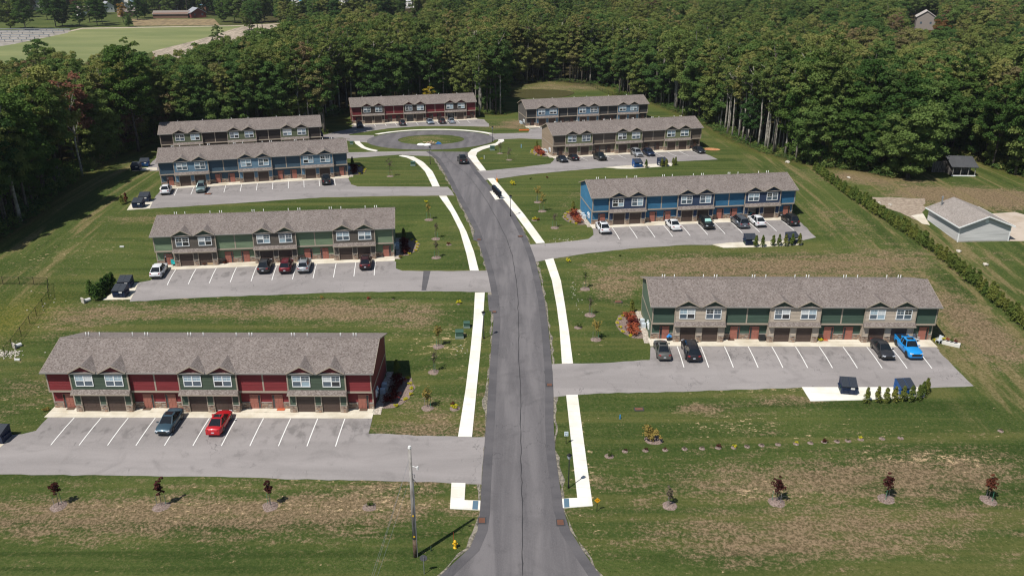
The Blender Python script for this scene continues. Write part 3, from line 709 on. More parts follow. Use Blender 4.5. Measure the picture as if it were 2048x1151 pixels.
    for bi, bx in enumerate(BAYS):
        P('siding_panel', m_siding(6.8, 2.4), BA, (bx, 0, 2.9))
        for (xa, s) in ((bx, -1), (bx + 6.8, 1)):
            board('bay_side', BA, t, min(xa, xa - s * .03), max(xa, xa - s * .03), .004, .37, 2.9, 5.3)
            board('corner_board', TRIM, t, xa - .075, xa + .075, -.045, .10, 2.95, 5.3)
            board('pier_side', BA, t, min(xa, xa - s * .2), max(xa, xa - s * .2), .02, .86, .0, 2.56)
            board('corner_board', TRIM, t, xa - .07, xa + .07, -.05, .10, 1.03, 2.54)
            P('stone_veneer', m_stone(.84, 1.0), STONEM, (xa, 0.04 if s > 0 else .88, 0), (0, 0, R(90 * s)), kind='stuff')
        for (p0, p1) in ((0, .75), (3.05, 3.75), (6.05, 6.8)):
            P('siding_panel', m_siding(p1 - p0, 1.22), BA, (bx + p0, 0, 1.02)); board('pier', BA, t, bx + p0 + .01, bx + p1 - .01, .01, .8, 0, 2.5)
            P('stone_veneer', m_stone(p1 - p0, 1.0), STONEM, (bx + p0, 0, 0), kind='stuff'); board('stone_cap', FOUND, t, bx + p0 - .03, bx + p1 + .03, -.10, .02, 1.0, 1.05)
        P('siding_panel', m_siding(6.8, .42), BA, (bx, -.004, 2.24)); board('garage_header', BA, t, bx + .012, bx + 6.788, .012, .8, 2.22, 2.64)
        P('pent_roof', m_pent(7.0), SHING, (bx - .1, -.02, 0)); board('fascia_board', TRIM, t, bx - .12, bx + 6.92, -.53, -.50, 2.50, 2.645)
        for gi, gx in enumerate((.75, 3.75)):
            n = bi * 2 + gi; x0 = bx + gx
            for q in (x0 - .02, x0 + 2.21): board('garage_casing', TRIM, t, q, q + .11, -.035, .12, .0 if 1 else 0, 2.20)
            board('garage_casing', TRIM, t, x0 - .02, x0 + 2.32, -.037, .12, 2.20, 2.31)
            if n in open_bays:
                board('garage_floor', APRON, t, x0 + .05, x0 + 2.25, .1, 5.5, -.02, .02)
                gd = P('garage_door', cm('gd_up', lambda: MB().box(0, 2.12, 0, .5, 0, .05)), GARD, (x0 + .09, .12, 2.12))
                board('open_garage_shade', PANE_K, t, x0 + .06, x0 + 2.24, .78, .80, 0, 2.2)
            else:
                gd = P('garage_door', cm('gd', lambda: MB().box(0, 2.14, .04, .08, 0, 2.2)), GARD, (x0 + .08, .14, 0))
                for q in range(4): link('door_panel', m_panel(2.14, .545), gd, GARD, (0, 0, .01 + q * .545))
        for wx in (.56, 4.12):
            wf = P('window', m_winframe(), WHITE, (bx + wx, -.035, 3.50)); nwin += 1
            dark = rnd.random() < .2
            for cx_ in (.09, 1.12):
                lowp = rnd.choice([PANE_D, PANE_D, PANE_D, PANE_L, PANE_K]); top_ = rnd.choice([PANE_D, PANE_K]) if dark else rnd.choice([PANE_L, PANE_L, PANE_L, PANE_W, PANE_D])
                board('window_pane', lowp, wf, cx_, cx_ + .91, -.015, 0, .09, .71); board('window_pane', top_, wf, cx_, cx_ + .91, -.016, 0, .78, 1.41)
            link('muntin_grid', m_muntin(), wf, WHITE)
        for gx in (1.62, 5.18):
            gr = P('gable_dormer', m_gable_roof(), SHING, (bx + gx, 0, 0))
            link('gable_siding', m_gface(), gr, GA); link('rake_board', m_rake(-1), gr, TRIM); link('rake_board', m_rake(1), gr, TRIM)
    for s in (-1, 1):
        rr = (0, 0, 0) if s < 0 else (0, 0, math.pi)
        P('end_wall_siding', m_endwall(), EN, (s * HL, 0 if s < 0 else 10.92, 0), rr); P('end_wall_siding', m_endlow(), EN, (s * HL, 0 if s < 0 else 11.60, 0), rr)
        board('band_board', TRIM, t, s * HL - .04, s * HL + .04, .46, 10.75, 2.50, 2.74); board('corner_board', TRIM, t, s * HL - .045, s * HL + .045, 10.62, 10.80, 0, 5.2)
    rf = P('roof', m_roofslope(True), SHING); P('roof_slope', m_roofslope(False), SHING, par=rf)
    mb = MB().tube([(-HL - .37, 5.46, 7.20), (HL + .37, 5.46, 7.20)], [.09, .09], 6); P('ridge_cap', CACHE.setdefault('ridge', mb.mesh('ridge_cap', BLANK)), SHING, par=rf)
    board('gutter', GUT, t, -HL - .39, HL + .39, -.27, -.155, 5.21, 5.335); board('soffit', SOFF, t, -HL - .3, HL + .3, -.15, .34, 5.19, 5.21)
    for s in (-1, 1):
        for sg, (ya, yb) in enumerate(((-.15, 5.46), (11.07, 5.46))):
            def rk(s=s, ya=ya, yb=yb):
                m2 = MB(); q0, q1 = (s * (HL + .376), s * (HL + .41))
                m2.prism([(ya, 5.20), (ya, 5.345), (yb, 7.225), (yb, 7.06)], 'x', min(q0, q1), max(q0, q1)); return m2
            P('rake_board', cm('rk %d %d' % (s, sg), rk), TRIM)
    vx = [-17.1, -16.75, -15.4, -11.3, -9.75, -9.4, -4.4, -4.05, -2.5, 1.6, 3.2, 3.55, 8.45, 8.8, 10.4, 14.5, 16.1, 16.45] if vents == 'full' else [-15.4, -9.5, -2.5, 1.6, 8.6, 14.5]
    for q in vx: P('vent_pipe', m_vpipe(), PIPE, (q, 6.9, 6.78), par=rf)
    if meter:
        for q in range(3): P('electric_meter', m_meter(), WHITE if q != 1 else PANE_L, (meter * HL + meter * -.0, 2.6 + q * .42, .75), (0, 0, 0 if meter < 0 else math.pi))
        for q in range(2):
            ac = P('air_conditioner', cm('acu', lambda: MB().box(.1, .7, .1, .7, 0, .65).tube([(.4, .4, .65), (.4, .4, .69)], [.27, .27], 12)), plain('ac_white', (.5, .56, .6), .5), (meter * (HL + .45) - .4, 4.4 + q * 1.4, 0))
    # concrete apron and painted stall lines in front of the house
    c, s_ = math.cos(R(a)), math.sin(R(a))
    W2 = lambda lx, ly: Vector((x + c * lx - s_ * ly, y + s_ * lx + c * ly, 0))
    xr = .35 if k in (5, 7) else .1
    sheet('parking_lot', [[W2(-HL + .2, -2.4), W2(HL - .1, -2.4), W2(HL - .1, -.4), W2(-HL + .2, -.4)]], .022, LOT, 0, kind='structure')
    sheet('apron', [[W2(-HL - .3, -1.30), W2(HL + xr, -1.30), W2(HL + xr, 1.14), W2(-HL - .3, 1.14)]], .062, APRON, .15, kind='structure')
    return t
RED = (.190, .026, .030); SAGE = (.150, .205, .125)
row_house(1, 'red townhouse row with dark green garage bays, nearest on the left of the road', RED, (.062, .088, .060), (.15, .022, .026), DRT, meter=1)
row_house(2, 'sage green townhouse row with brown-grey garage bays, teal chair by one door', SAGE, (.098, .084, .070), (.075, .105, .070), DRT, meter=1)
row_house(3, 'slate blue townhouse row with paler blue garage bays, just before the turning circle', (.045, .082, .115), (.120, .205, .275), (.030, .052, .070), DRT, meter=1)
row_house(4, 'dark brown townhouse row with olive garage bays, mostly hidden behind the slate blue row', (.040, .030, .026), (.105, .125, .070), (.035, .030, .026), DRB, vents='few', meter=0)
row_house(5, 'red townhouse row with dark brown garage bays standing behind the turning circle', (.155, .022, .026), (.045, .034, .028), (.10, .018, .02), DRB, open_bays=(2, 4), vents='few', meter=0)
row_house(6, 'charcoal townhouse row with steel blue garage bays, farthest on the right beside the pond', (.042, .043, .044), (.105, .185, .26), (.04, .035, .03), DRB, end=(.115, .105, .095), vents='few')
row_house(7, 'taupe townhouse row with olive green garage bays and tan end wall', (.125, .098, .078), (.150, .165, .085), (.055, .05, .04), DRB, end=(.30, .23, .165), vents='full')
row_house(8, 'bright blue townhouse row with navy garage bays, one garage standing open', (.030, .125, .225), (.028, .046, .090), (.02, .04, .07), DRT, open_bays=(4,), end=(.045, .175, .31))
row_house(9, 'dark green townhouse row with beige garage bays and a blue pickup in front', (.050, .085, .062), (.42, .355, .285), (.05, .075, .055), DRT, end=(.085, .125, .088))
def LB(k, lx, ly, dz=0.0):
    """point in a row house's own frame -> world, on the terrain"""
    x, y, a = ROWS[k]; c, s_ = math.cos(R(a)), math.sin(R(a)); X, Y = x + c * lx - s_ * ly, y + s_ * lx + c * ly
    return Vector((X, Y, hz(X, Y) + dz))
STRIPE = plain('stripe_paint', (.68, .67, .64), .8, var=.15, vs=6)
for k in ROWS:
    if k in (4, 6): rng = range(0, 12)
    else: rng = range(1, 12)
    for i in rng:
        sx = -HL + i * 3.2 + .12
        a_, b_ = LB(k, sx, -1.38), LB(k, sx, -6.95); d = (b_ - a_); d.z = 0; n = Vector((-d.y, d.x, 0)).normalized() * .058
        sheet('parking_line', [[a_ - n, a_ + n, b_ + n, b_ - n]], .056, STRIPE, 0, kind='structure')
# ------------------------------------------------------------------ trees
def leaves(mb_v, mb_f, centers, radii, per, size, q, flat=.8):
    cs = []; 
    for c, r0 in zip(centers, radii):
        n = int(per * (r0 / 1.3) ** 2)
        d = q.normal(size=(n, 3)); d /= np.linalg.norm(d, axis=1)[:, None] + 1e-9
        d[:, 2] = np.where(d[:, 2] < -.25, -d[:, 2] * .6, d[:, 2])
        rr = r0 * (1 - .5 * q.random_sample(n) ** 1.6 + .28 * q.random_sample(n) ** 5)
        p = c + d * rr[:, None] * np.array([1, 1, flat])
        nn = d * .75 + q.normal(size=(n, 3)) * .55 + np.array([-.10, -.10, .30]); nn /= np.linalg.norm(nn, axis=1)[:, None]
        a = np.cross(nn, q.normal(size=(n, 3))); a /= np.linalg.norm(a, axis=1)[:, None] + 1e-9; b_ = np.cross(nn, a)
        s1 = size * q.uniform(.6, 1.25, n)[:, None]; s2 = s1 * q.uniform(.55, .95, (n, 1))
        cs.append(np.stack([p - a * s1 - b_ * s2 * .3, p - b_ * s2 + a * s1 * .25, p + a * s1 + b_ * s2 * .2, p + b_ * s2 - a * s1 * .15], 1))
    V = np.concatenate(cs).reshape(-1, 3)
    return V
def quadmesh(name, V, mat):
    n = len(V) // 4; me = bpy.data.meshes.new(name)
    me.vertices.add(len(V)); me.vertices.foreach_set('co', V.astype(np.float32).ravel())
    me.loops.add(4 * n); me.loops.foreach_set('vertex_index', np.arange(4 * n, dtype=np.int32))
    me.polygons.add(n); me.polygons.foreach_set('loop_start', np.arange(0, 4 * n, 4, dtype=np.int32))
    me.update(calc_edges=True); me.materials.append(mat); return me
G1 = [(0, (.037, .078, .027)), (.16, (.056, .108, .033)), (.36, (.086, .144, .041)), (.56, (.125, .176, .050)), (.72, (.150, .185, .054)), (.86, (.205, .210, .068)), (.94, (.155, .130, .068)), (1, (.18, .110, .066))]
LEAF = leaf_mat('leaf_green', G1)
LEAFB = leaf_mat('leaf_olive_green', [(0, (.050, .088, .030)), (.2, (.080, .125, .038)), (.42, (.125, .160, .048)), (.62, (.165, .190, .058)), (.78, (.205, .205, .068)), (.88, (.235, .205, .085)), (.95, (.18, .125, .075)), (1, (.15, .085, .06))])
LEAFD = leaf_mat('leaf_deep_green', [(0, (.036, .076, .022)), (.5, (.060, .110, .027)), (1, (.092, .142, .035))])
LEAFY = leaf_mat('leaf_yellow_green', [(0, (.085, .115, .02)), (.5, (.14, .155, .025)), (1, (.24, .19, .03))])
LEAFR = leaf_mat('leaf_red', [(0, (.17, .075, .052)), (1, (.23, .115, .075))])
LEAFS = leaf_mat('leaf_grey_green', [(0, (.040, .060, .034)), (1, (.065, .085, .045))])
BARK = noisy2('bark', (.040, .034, .028), (.105, .09, .072), 1.5, bmp=.6)
BARKP = noisy2('pale_bark', (.17, .155, .13), (.36, .335, .29), 1.2, bmp=.4)
def crown_mesh(seed, Rr, z0, z1, nl, per, size, shape='round'):
    q = np.random.RandomState(seed); cs = []; rs = []
    zc = (z0 + z1) / 2; hz_ = (z1 - z0) / 2
    while len(cs) < nl:
        p = q.uniform(-1, 1, 3); n_ = np.linalg.norm(p)
        if not .25 < n_ < 1: continue
        if shape == 'tall' and abs(p[2]) < .2 and q.rand() < .2: continue
        k = 1.0 if shape != 'cone' else max(.12, (1 - (p[2] + 1) / 2)) * 1.3
        cs.append(np.array([p[0] * Rr * k, p[1] * Rr * k, zc + p[2] * hz_])); rs.append(q.choice([.13, .17, .21, .27]) * q.uniform(.9, 1.15) * Rr * (1 if shape != 'cone' else .55 + k * .5))
    return quadmesh('crown', leaves(None, None, cs, rs, per, size, q), LEAF), cs
def trunk_mesh(seed, ht, r0, cs, lean=0.0, fork=False, k=7):
    q = random.Random(seed); mb = MB()
    pts = [Vector((lean * (i / 6) * ht * .5 + q.uniform(-.12, .12) * i * .5, q.uniform(-.12, .12) * i * .5, ht * i / 6 - (.6 if i == 0 else 0))) for i in range(7)]
    mb.tube(pts, [r0 * (1.25 if i == 0 else 1 - .13 * i) for i in range(7)], k)
    for c in q.sample(cs, min(len(cs), 9)):
        z = min(max(c[2] - q.uniform(1.5, 4.0), ht * .35), ht * .95); i = min(int(z / ht * 6), 5); s_ = pts[i].lerp(pts[i + 1], z / ht * 6 - i)
        e = Vector(c); m_ = s_.lerp(e, .5) + Vector((0, 0, -.25)); mb.tube([s_, m_, e], [r0 * .42, r0 * .28, .05], 5, False)
    return mb.mesh('trunk', BARK, True, False)
PROTO = []
def proto(kind, seed, ht, Rr, cz, nl, per, size, r0, shape='round', lean=0.0):
    c, cs = crown_mesh(seed, Rr, cz, ht, nl, per, size, shape); tk = trunk_mesh(seed + 50, ht * .86, r0, cs, lean)
    if kind in 'BDT': c.materials[0] = LEAFB
    PROTO.append((kind, c, tk, ht, Rr)); return len(PROTO) - 1
for i in range(5): proto('A', 10 + i, 19.5 + i * .9, 4.6 + .25 * i, 5.0 + i * .5, 96, 250, .205, .30)
for i in range(5): proto('B', 30 + i, 22.5 + i * .9, 2.7 + .22 * i, (7.5, 11.5, 9.0, 12.5, 8.5)[i], 80, 250, .19, .24, 'tall', (.02, -.03, 0, .03, -.02)[i])
for i in range(4): proto('T', 90 + i, 23.0 + i * .8, 2.9 + .2 * i, 12.5 + (i % 2) * 1.8, 56, 240, .19, .27, 'tall', (.03, -.04, .01, .05)[i])
for i in range(2): proto('A', 80 + i, 16.5 + 2 * i, 5.6, 1.0, 120, 250, .21, .34)
for i in range(3): proto('C', 50 + i, 9.0 + i * 1.8, 2.9 + .2 * i, .8, 40, 170, .17, .12)
proto('D', 60, 21.0, 2.7, 9.0, 20, 90, .17, .28, 'tall', .05); proto('D', 61, 22.0, 2.9, 8.0, 18, 90, .17, .26, 'tall', -.04)
proto('E', 70, 17.0, 3.0, 1.5, 60, 130, .22, .25, 'cone')
IT = [i for i, p in enumerate(PROTO) if p[0] == 'T']; IA = [i for i, p in enumerate(PROTO) if p[0] == 'A']; IB = [i for i, p in enumerate(PROTO) if p[0] == 'B']; IC = [i for i, p in enumerate(PROTO) if p[0] == 'C']; ID = [i for i, p in enumerate(PROTO) if p[0] == 'D']; IE = [i for i, p in enumerate(PROTO) if p[0] == 'E']
SKY_X = [-400, -100, 0, 60, 95, 130, 160, 180, 200, 235, 270, 300, 345, 380, 420, 440, 470, 500, 540, 560, 600, 640, 700, 750, 790, 860, 880, 3000]
SKY_Y = [110, 122, 112, 100, 92, 92, 118, 122, 98, 90, 92, 108, 86, 98, 66, 60, 72, 52, 50, 32, 26, 22, 14, 19, 19, 19, -200, -200]
HOUSES = [(78, 17), (155, 27), (219, 24), (255, 12), (340, 36), (398, 35), (480, 6), (593, 12), (685, 6), (822, 14), (1848, 50)]
trees = []     # x, y, proto, scale, rot, group
def try_tree(x, y, pi, sc, force=False):
    z = hz(x, y); ht = PROTO[pi][3] * sc
    if not force and ((x + 100.5) ** 2 + (y - 194) ** 2 < 30 or (abs(x + 98) < 7 and 174 < y < 191 and ht > 15)): return
    bx, by = P2((x, y, z)); tx, ty = P2((x, y, z + ht))
    if not force:
        if not -260 < tx < 2310: return
        if y < 560 and ty < np.interp(tx, SKY_X, SKY_Y) + rnd.uniform(0, 5): return
        if by < 60 and x < -60 and bx < 900:
            for hx, hy_ in HOUSES:
                if abs(tx - hx) < 22 and ty < hy_ + 4 and by > hy_ - 2: return
            if bx < 560 and 33 < by < 62: return
        if abs(tx - 1848) < 40 and ty < 56 and by > 50: return
        if y >= 560 and bx < 870 and 0 < by < 62 and (bx < 600) and rnd.random() < .35: return
        if inside(np.array([x]), np.array([y]))[0] == False: return
        p = G(bx, by) if 0 else None
        # keep off the hay field
        if -520 < x < -60 and 380 < y < 660:
            if by > 50 and bx < np.interp(by, [50, 80, 103, 150, 190], [520, 430, 330, 210, 60]) and y > 300 and ty < np.interp(tx, SKY_X, SKY_Y) + 3: return
    trees.append((x, y, z, pi, sc, rnd.uniform(0, 6.28), tx, by, by - ty))
# hero trees seen one by one at the edge of the woods
HERO = []
for (px, py, pi, sc) in [(42, 442, ID[0], 1.25), (165, 352, ID[1], .95), (278, 303, IA[3], 1.15), (480, 236, IB[2], .95), (560, 232, IB[4], .9), (822, 187, ID[0], .9), (880, 186, ID[1], .95), (792, 190, IB[1], .9), (959, 231, IB[0], 1.0), (1001, 229, IB[3], 1.08), (992, 229, IB[1], 1.0),
                         (1365, 231, IB[2], .95), (1407, 241, IB[4], .95), (1478, 279, IB[0], 1.0), (1640, 331, IB[3], 1.15), (1650, 331, IA[2], 1.0), (1815, 356, IA[5], 1.05), (1785, 351, IA[6], .85), (1735, 341, IA[5], .8), (1700, 336, IA[6], .9), (1546, 308, IB[1], .9), (1712, 338, IA[1], .9), (2030, 350, IA[3], .95), (1985, 335, IA[2], .9), (1500, 290, IA[0], .7)]:
    p = G(px, py); trees.append((p.x, p.y, p.z, pi, sc, rnd.uniform(0, 6.28), px, py, 1e4))
nh = len(trees)
edge_pts = []
n = len(WOOD)
for i in range(1, n - 5):
    a_, b_ = WOOD[i], WOOD[i + 1]; L_ = (b_ - a_).length
    if L_ > 130: continue
    d = (b_ - a_).normalized(); nn = Vector((-d.y, d.x, 0)); 
    if not inside(np.array([((a_ + b_) / 2 + nn * 1.5).x]), np.array([((a_ + b_) / 2 + nn * 1.5).y]))[0]: nn = -nn
    s_ = 0
    while s_ < L_:
        for row in range(2):
            p = a_ + d * (s_ + rnd.uniform(-1, 1)) + nn * (1.2 + row * 3.4 + rnd.uniform(-1, 1))
            left = p.x < -60
            pi = rnd.choice(IA + IC + IC) if left else rnd.choice(IB + IB + IB + IA + IC + ID) if p.x < 60 else rnd.choice(IA + IA + IC + IC + IC)
            mid = -62 < p.x < 68
            if mid: pi = rnd.choice(IT + IT + IT + ID + IC) if row == 0 else rnd.choice(IT + IB)
            elif row == 0 and rnd.random() < .5: pi = rnd.choice(IC)
            try_tree(p.x, p.y, pi, rnd.uniform(.82, 1.1))
        s_ += rnd.uniform(3.0, 4.6)
y = 60.0
while y < 960:
    sp_ = 6.0 if y < 380 else 7.2 if y < 600 else 8.6
    half = y * .66 + 50
    x = -half
    while x < half:
        xj, yj = x + rnd.uniform(-.42, .42) * sp_, y + rnd.uniform(-.42, .42) * sp_
        if inside(np.array([xj]), np.array([yj]))[0]:
            clump = math.sin(xj * .021 + 1.3) + math.sin(yj * .027 + xj * .011)
            pi = rnd.choice(IB + IB + IB + IA) if abs(xj - 10) < 85 and yj < 460 else rnd.choice(IA + IB if yj > 380 and clump > -.3 else IA + IA + IA + IB) if rnd.random() > .04 else IE[0]
            try_tree(xj, yj, pi, rnd.uniform(.72, 1.10) + .05 * clump)
        x += sp_
    y += sp_ * .92
# rank by the size they show at, keep the largest ones as single trees
def shown(tr):
    return tr[8] + (400 if edge_dist(np.array([tr[0]]), np.array([tr[1]]))[0] < 5.5 and tr[1] < 420 else 0) - (0 if -40 < tr[6] < 2090 else 900)
order = sorted(trees[nh:], key=shown, reverse=True)
singles = trees[:nh] + order[:228]; mass = order[228:]
def tree_obj(name, label, group, x, y, z, pi, sc, rz, crownmat=None, bark=BARK, cat='tree'):
    kind, c, tk, ht, rr = PROTO[pi]
    o = thing(name, label, cat, (x, y, z), rz, group); o.scale = (sc, sc, sc)
    link('crown', c, o, crownmat or c.materials[0]); link('trunk', tk, o, bark); return o
TL = {'A': 'full green broadleaf tree with leafy crown at the edge of the woods', 'B': 'tall slender woodland tree with bare trunk and high green crown', 'C': 'small leafy understorey tree under the taller trees at the woods edge',
      'D': 'thin half-bare tree with pale forked trunk at the woods edge', 'E': 'dark green conical conifer standing among broadleaf trees'}
for i, tr in enumerate(singles):
    x, y, z, pi, sc, rz, tx, by, ph = tr; kd = PROTO[pi][0]
    cmx = LEAFY if kd == 'C' and rnd.random() < (.8 if 40 < x < 78 else .3) and x > -10 else LEAFD if kd in 'AE' and (x > 66 and rnd.random() < .75) or (x < -75 and rnd.random() < .3) else None
    zn = 'along the left lawn' if x < -78 and y < 236 else 'behind the dark brown row' if x < -45 else 'behind the far red row' if x < 0 else 'around the pond clearing' if x < 45 and y > 285 else 'above the lawn by the taupe row' if x < 76 else 'above the neighbouring yard'
    sz = 'shorter ' if sc < .90 else 'taller ' if sc > 1.02 else ''
    base_l = {'A': 'full green broadleaf tree', 'B': 'slender high-crowned woodland tree', 'C': 'small leafy understorey tree', 'T': 'straight pale-trunked tree', 'D': 'thin half-bare pale-trunked tree', 'E': 'dark green conifer'}[kd] if cmx != LEAFY else 'small yellow-green leafy tree'
    lab_ = sz + base_l + ' ' + zn + (', at the very edge' if edge_dist(np.array([x]), np.array([y]))[0] < 2.6 else '')
    bk = BARKP if kd in 'DT' or (kd == 'B' and rnd.random() < (.72 if abs(x) < 60 else .3) and x > -60) else BARK
    tree_obj({'A': 'broadleaf_tree', 'B': 'woodland_tree', 'C': 'understorey_tree', 'T': 'woodland_tree', 'D': 'half_bare_tree', 'E': 'conifer_tree'}[kd], lab_, 'woodland trees ' + zn, x, y, z, pi, sc, rz, cmx, bk)
def big_tree(px, py, pi, sc, mat, label, name='maple_tree'):
    p = G(px, py); tree_obj(name, label, None, p.x, p.y, p.z, pi, sc, 1.0, mat)
p = G(118, 270); tree_obj('maple_tree', 'maple turning salmon red among the green trees at left', None, -100.5, 194, hz(-100.5, 194), IA[0], 1.13, 1.0, LEAFR)
tree_obj('ash_tree', 'small bright golden tree behind the roof of the red row by the circle', None, -27, 286, hz(-27, 286), IC[1], .82, 0, leaf_mat('leaf_gold', [(0, (.34, .26, .03)), (1, (.42, .28, .03))]))
tree_obj('willow_tree', 'pale grey-green tree beside the salmon red maple, near the hay field', None, -150, 330, hz(-150, 330), IA[2], .78, 0, LEAFS)
tree_obj('maple_tree', 'orange-brown maple crown in the far woods below the lone house', None, 190, 395, hz(190, 395), IA[1], 1.0, 0, leaf_mat('leaf_rust', [(0, (.12, .075, .03)), (1, (.17, .085, .035))]))
tree_obj('oak_tree', 'reddish brown oak crown at the skyline above the small pond', None, 33, 372, hz(33, 372), IB[2], 1.03, 0, leaf_mat('leaf_dullred', [(0, (.085, .05, .028)), (1, (.11, .06, .035))]))
# the woods as one mass: instances on points
def scatter(name, pts, protos, kind_props, mat=None):
    me = bpy.data.meshes.new(name); me.from_pydata([p[:3] for p in pts], [], [])
    for nm, vals in (('pick', [p[3] for p in pts]), ):
        at = me.attributes.new(nm, 'INT', 'POINT'); at.data.foreach_set('value', np.array(vals, np.int32))
    at = me.attributes.new('size', 'FLOAT', 'POINT'); at.data.foreach_set('value', np.array([p[4] for p in pts], np.float32))
    at = me.attributes.new('turn', 'FLOAT_VECTOR', 'POINT'); at.data.foreach_set('vector', np.array([(0, 0, p[5]) for p in pts], np.float32).ravel())
    o = link(name, me, **kind_props)
    g = bpy.data.node_groups.new(name + '_nodes', 'GeometryNodeTree')
    g.interface.new_socket('Geometry', in_out='INPUT', socket_type='NodeSocketGeometry'); g.interface.new_socket('Geometry', in_out='OUTPUT', socket_type='NodeSocketGeometry')
    gi, go = g.nodes.new('NodeGroupInput'), g.nodes.new('NodeGroupOutput')
    jo = g.nodes.new('GeometryNodeJoinGeometry')
    for objs in protos[::-1]:
        j2 = g.nodes.new('GeometryNodeJoinGeometry')
        for ob in objs:
            oi = g.nodes.new('GeometryNodeObjectInfo'); oi.inputs['Object'].default_value = ob; oi.transform_space = 'ORIGINAL'; g.links.new(oi.outputs['Geometry'], j2.inputs[0])
        ti = g.nodes.new('GeometryNodeGeometryToInstance'); g.links.new(j2.outputs[0], ti.inputs[0]); g.links.new(ti.outputs[0], jo.inputs[0])
    ip = g.nodes.new('GeometryNodeInstanceOnPoints'); g.links.new(gi.outputs[0], ip.inputs['Points']); g.links.new(jo.outputs[0], ip.inputs['Instance'])
    ip.inputs['Pick Instance'].default_value = True
    def na(nm, ty, sock):
        a = g.nodes.new('GeometryNodeInputNamedAttribute'); a.data_type = ty; a.inputs['Name'].default_value = nm
        out = [q for q in a.outputs if q.enabled and q.name == 'Attribute'][0]; g.links.new(out, sock)
    na('pick', 'INT', ip.inputs['Instance Index']); na('size', 'FLOAT', ip.inputs['Scale'])
    a = g.nodes.new('GeometryNodeInputNamedAttribute'); a.data_type = 'FLOAT_VECTOR'; a.inputs['Name'].default_value = 'turn'
    er = g.nodes.new('FunctionNodeEulerToRotation'); g.links.new([q for q in a.outputs if q.enabled and q.name == 'Attribute'][0], er.inputs[0]); g.links.new(er.outputs[0], ip.inputs['Rotation'])
    g.links.new(ip.outputs[0], go.inputs[0])
    md = o.modifiers.new('scatter', 'NODES'); md.node_group = g
    return o
first = {}
for o in list(COL.objects):
    if o.parent is None and o.get('category') == 'tree':
        for ch in o.children:
            if ch.name.startswith('crown'):
                for i, p in enumerate(PROTO):
                    if ch.data == p[1] and (ch.material_slots[0].link == 'DATA'): first.setdefault(i, [None, None])[0] = ch
            else:
                for i, p in enumerate(PROTO):
                    if ch.data == p[2] and ch.material_slots[0].link == 'DATA': first.setdefault(i, [None, None])[1] = ch
used = sorted(i for i in first if all(first[i]))
mp = {i: k for k, i in enumerate(used)}
pts = [(t_[0], t_[1], t_[2], mp.get(t_[3], mp[rnd.choice([u for u in used if PROTO[u][0] in 'AB'])]), t_[4], t_[5]) for t_ in mass]
scatter('forest', pts, [[first[i][0], first[i][1]] for i in used], dict(label='dense mixed green woods stretching away behind the townhouse rows', category='woods', kind='stuff'))
print('TREES', len(singles), len(mass), len(used))
# undergrowth along the foot of the woods
bq = np.random.RandomState(5)
BUSH = []
for i in range(3):
    cs = [np.array([bq.uniform(-.9, .9), bq.uniform(-.9, .9), bq.uniform(.2, 1.1)]) for _ in range(9)]
    BUSH.append(quadmesh('undergrowth_clump', leaves(None, None, cs, [bq.uniform(.4, .7) for _ in cs], 90, .12, bq), LEAF))
upts = []
for i in range(1, n - 5):
    a_, b_ = WOOD[i], WOOD[i + 1]; L_ = (b_ - a_).length
    if L_ > 130: continue
    d = (b_ - a_).normalized(); nn = Vector((-d.y, d.x, 0)); s_ = 0
    if not inside(np.array([((a_ + b_) / 2 + nn * 1.5).x]), np.array([((a_ + b_) / 2 + nn * 1.5).y]))[0]: nn = -nn
    while s_ < L_:
        for row in range(4):
            p = a_ + d * (s_ + rnd.uniform(-1, 1)) + nn * (row * 1.5 - 1.0 + rnd.uniform(-.8, .8)); upts.append((p.x, p.y, hz(p.x, p.y) - .1, rnd.randrange(3), rnd.uniform(.5, 2.1) * (1 if row else .55) * (.6 if -62 < p.x < 68 else 1), rnd.uniform(0, 6.28)))
        s_ += rnd.uniform(.7, 1.6)
us = []
for i, m_ in enumerate(BUSH):
    x, y = [(-89, 200), (62, 258), (63.5, 262)][i] if 0 else [(WOOD[8].x + 1, WOOD[8].y - 1), (WOOD[9].x, WOOD[9].y - 1), (WOOD[10].x, WOOD[10].y - 1)][i]
    us.append(link('wild_shrub', m_, None, LEAFY if 0 else LEAF, (x, y, hz(x, y)), label='low wild shrub in weeds at foot of the woods', category='shrub', group='wild shrubs at the foot of the woods'))
scatter('undergrowth', upts, [[u] for u in us], dict(label='tangled green and yellowish undergrowth at the foot of the woods', category='undergrowth', kind='stuff'))
# ------------------------------------------------------------------ vehicles
def paint_mat(name, col, metal=.30, rough=.33):
    if name in MATS: return MATS[name]
    m, t, b = newmat(name); b.inputs['Base Color'].default_value = (*col, 1); b.inputs['Metallic'].default_value = metal; b.inputs['Roughness'].default_value = rough
    b.inputs['Coat Weight'].default_value = .5; b.inputs['Coat Roughness'].default_value = .06
    bump(t, b, noise(t, coords(t), 3, 2), .03, .02)
    d = noise(t, coords(t), 5, 4, .7); r2 = mth(t, 'MULTIPLY_ADD', d, .2, rough - .05); t.links.new(r2, b.inputs['Roughness'])
    MATS[name] = m; return m
GLASS = plain('car_glass', (.010, .013, .016), .02, spec=.5, var=.1)
TYRE = plain('tyre_rubber', (.018, .018, .019), .85)
RIM = plain('alloy_rim', (.42, .43, .45), .35, .8)
RIMK = plain('dark_rim', (.05, .05, .055), .4, .5)
HLT = plain('headlight_lens', (.62, .66, .70), .12, spec=.9, var=.05)
TLT = plain('taillight_lens', (.30, .012, .012), .2, spec=.8)
PLATE = plain('plate', (.62, .66, .72), .5)
BLKP = plain('black_plastic', (.016, .016, .017), .6)
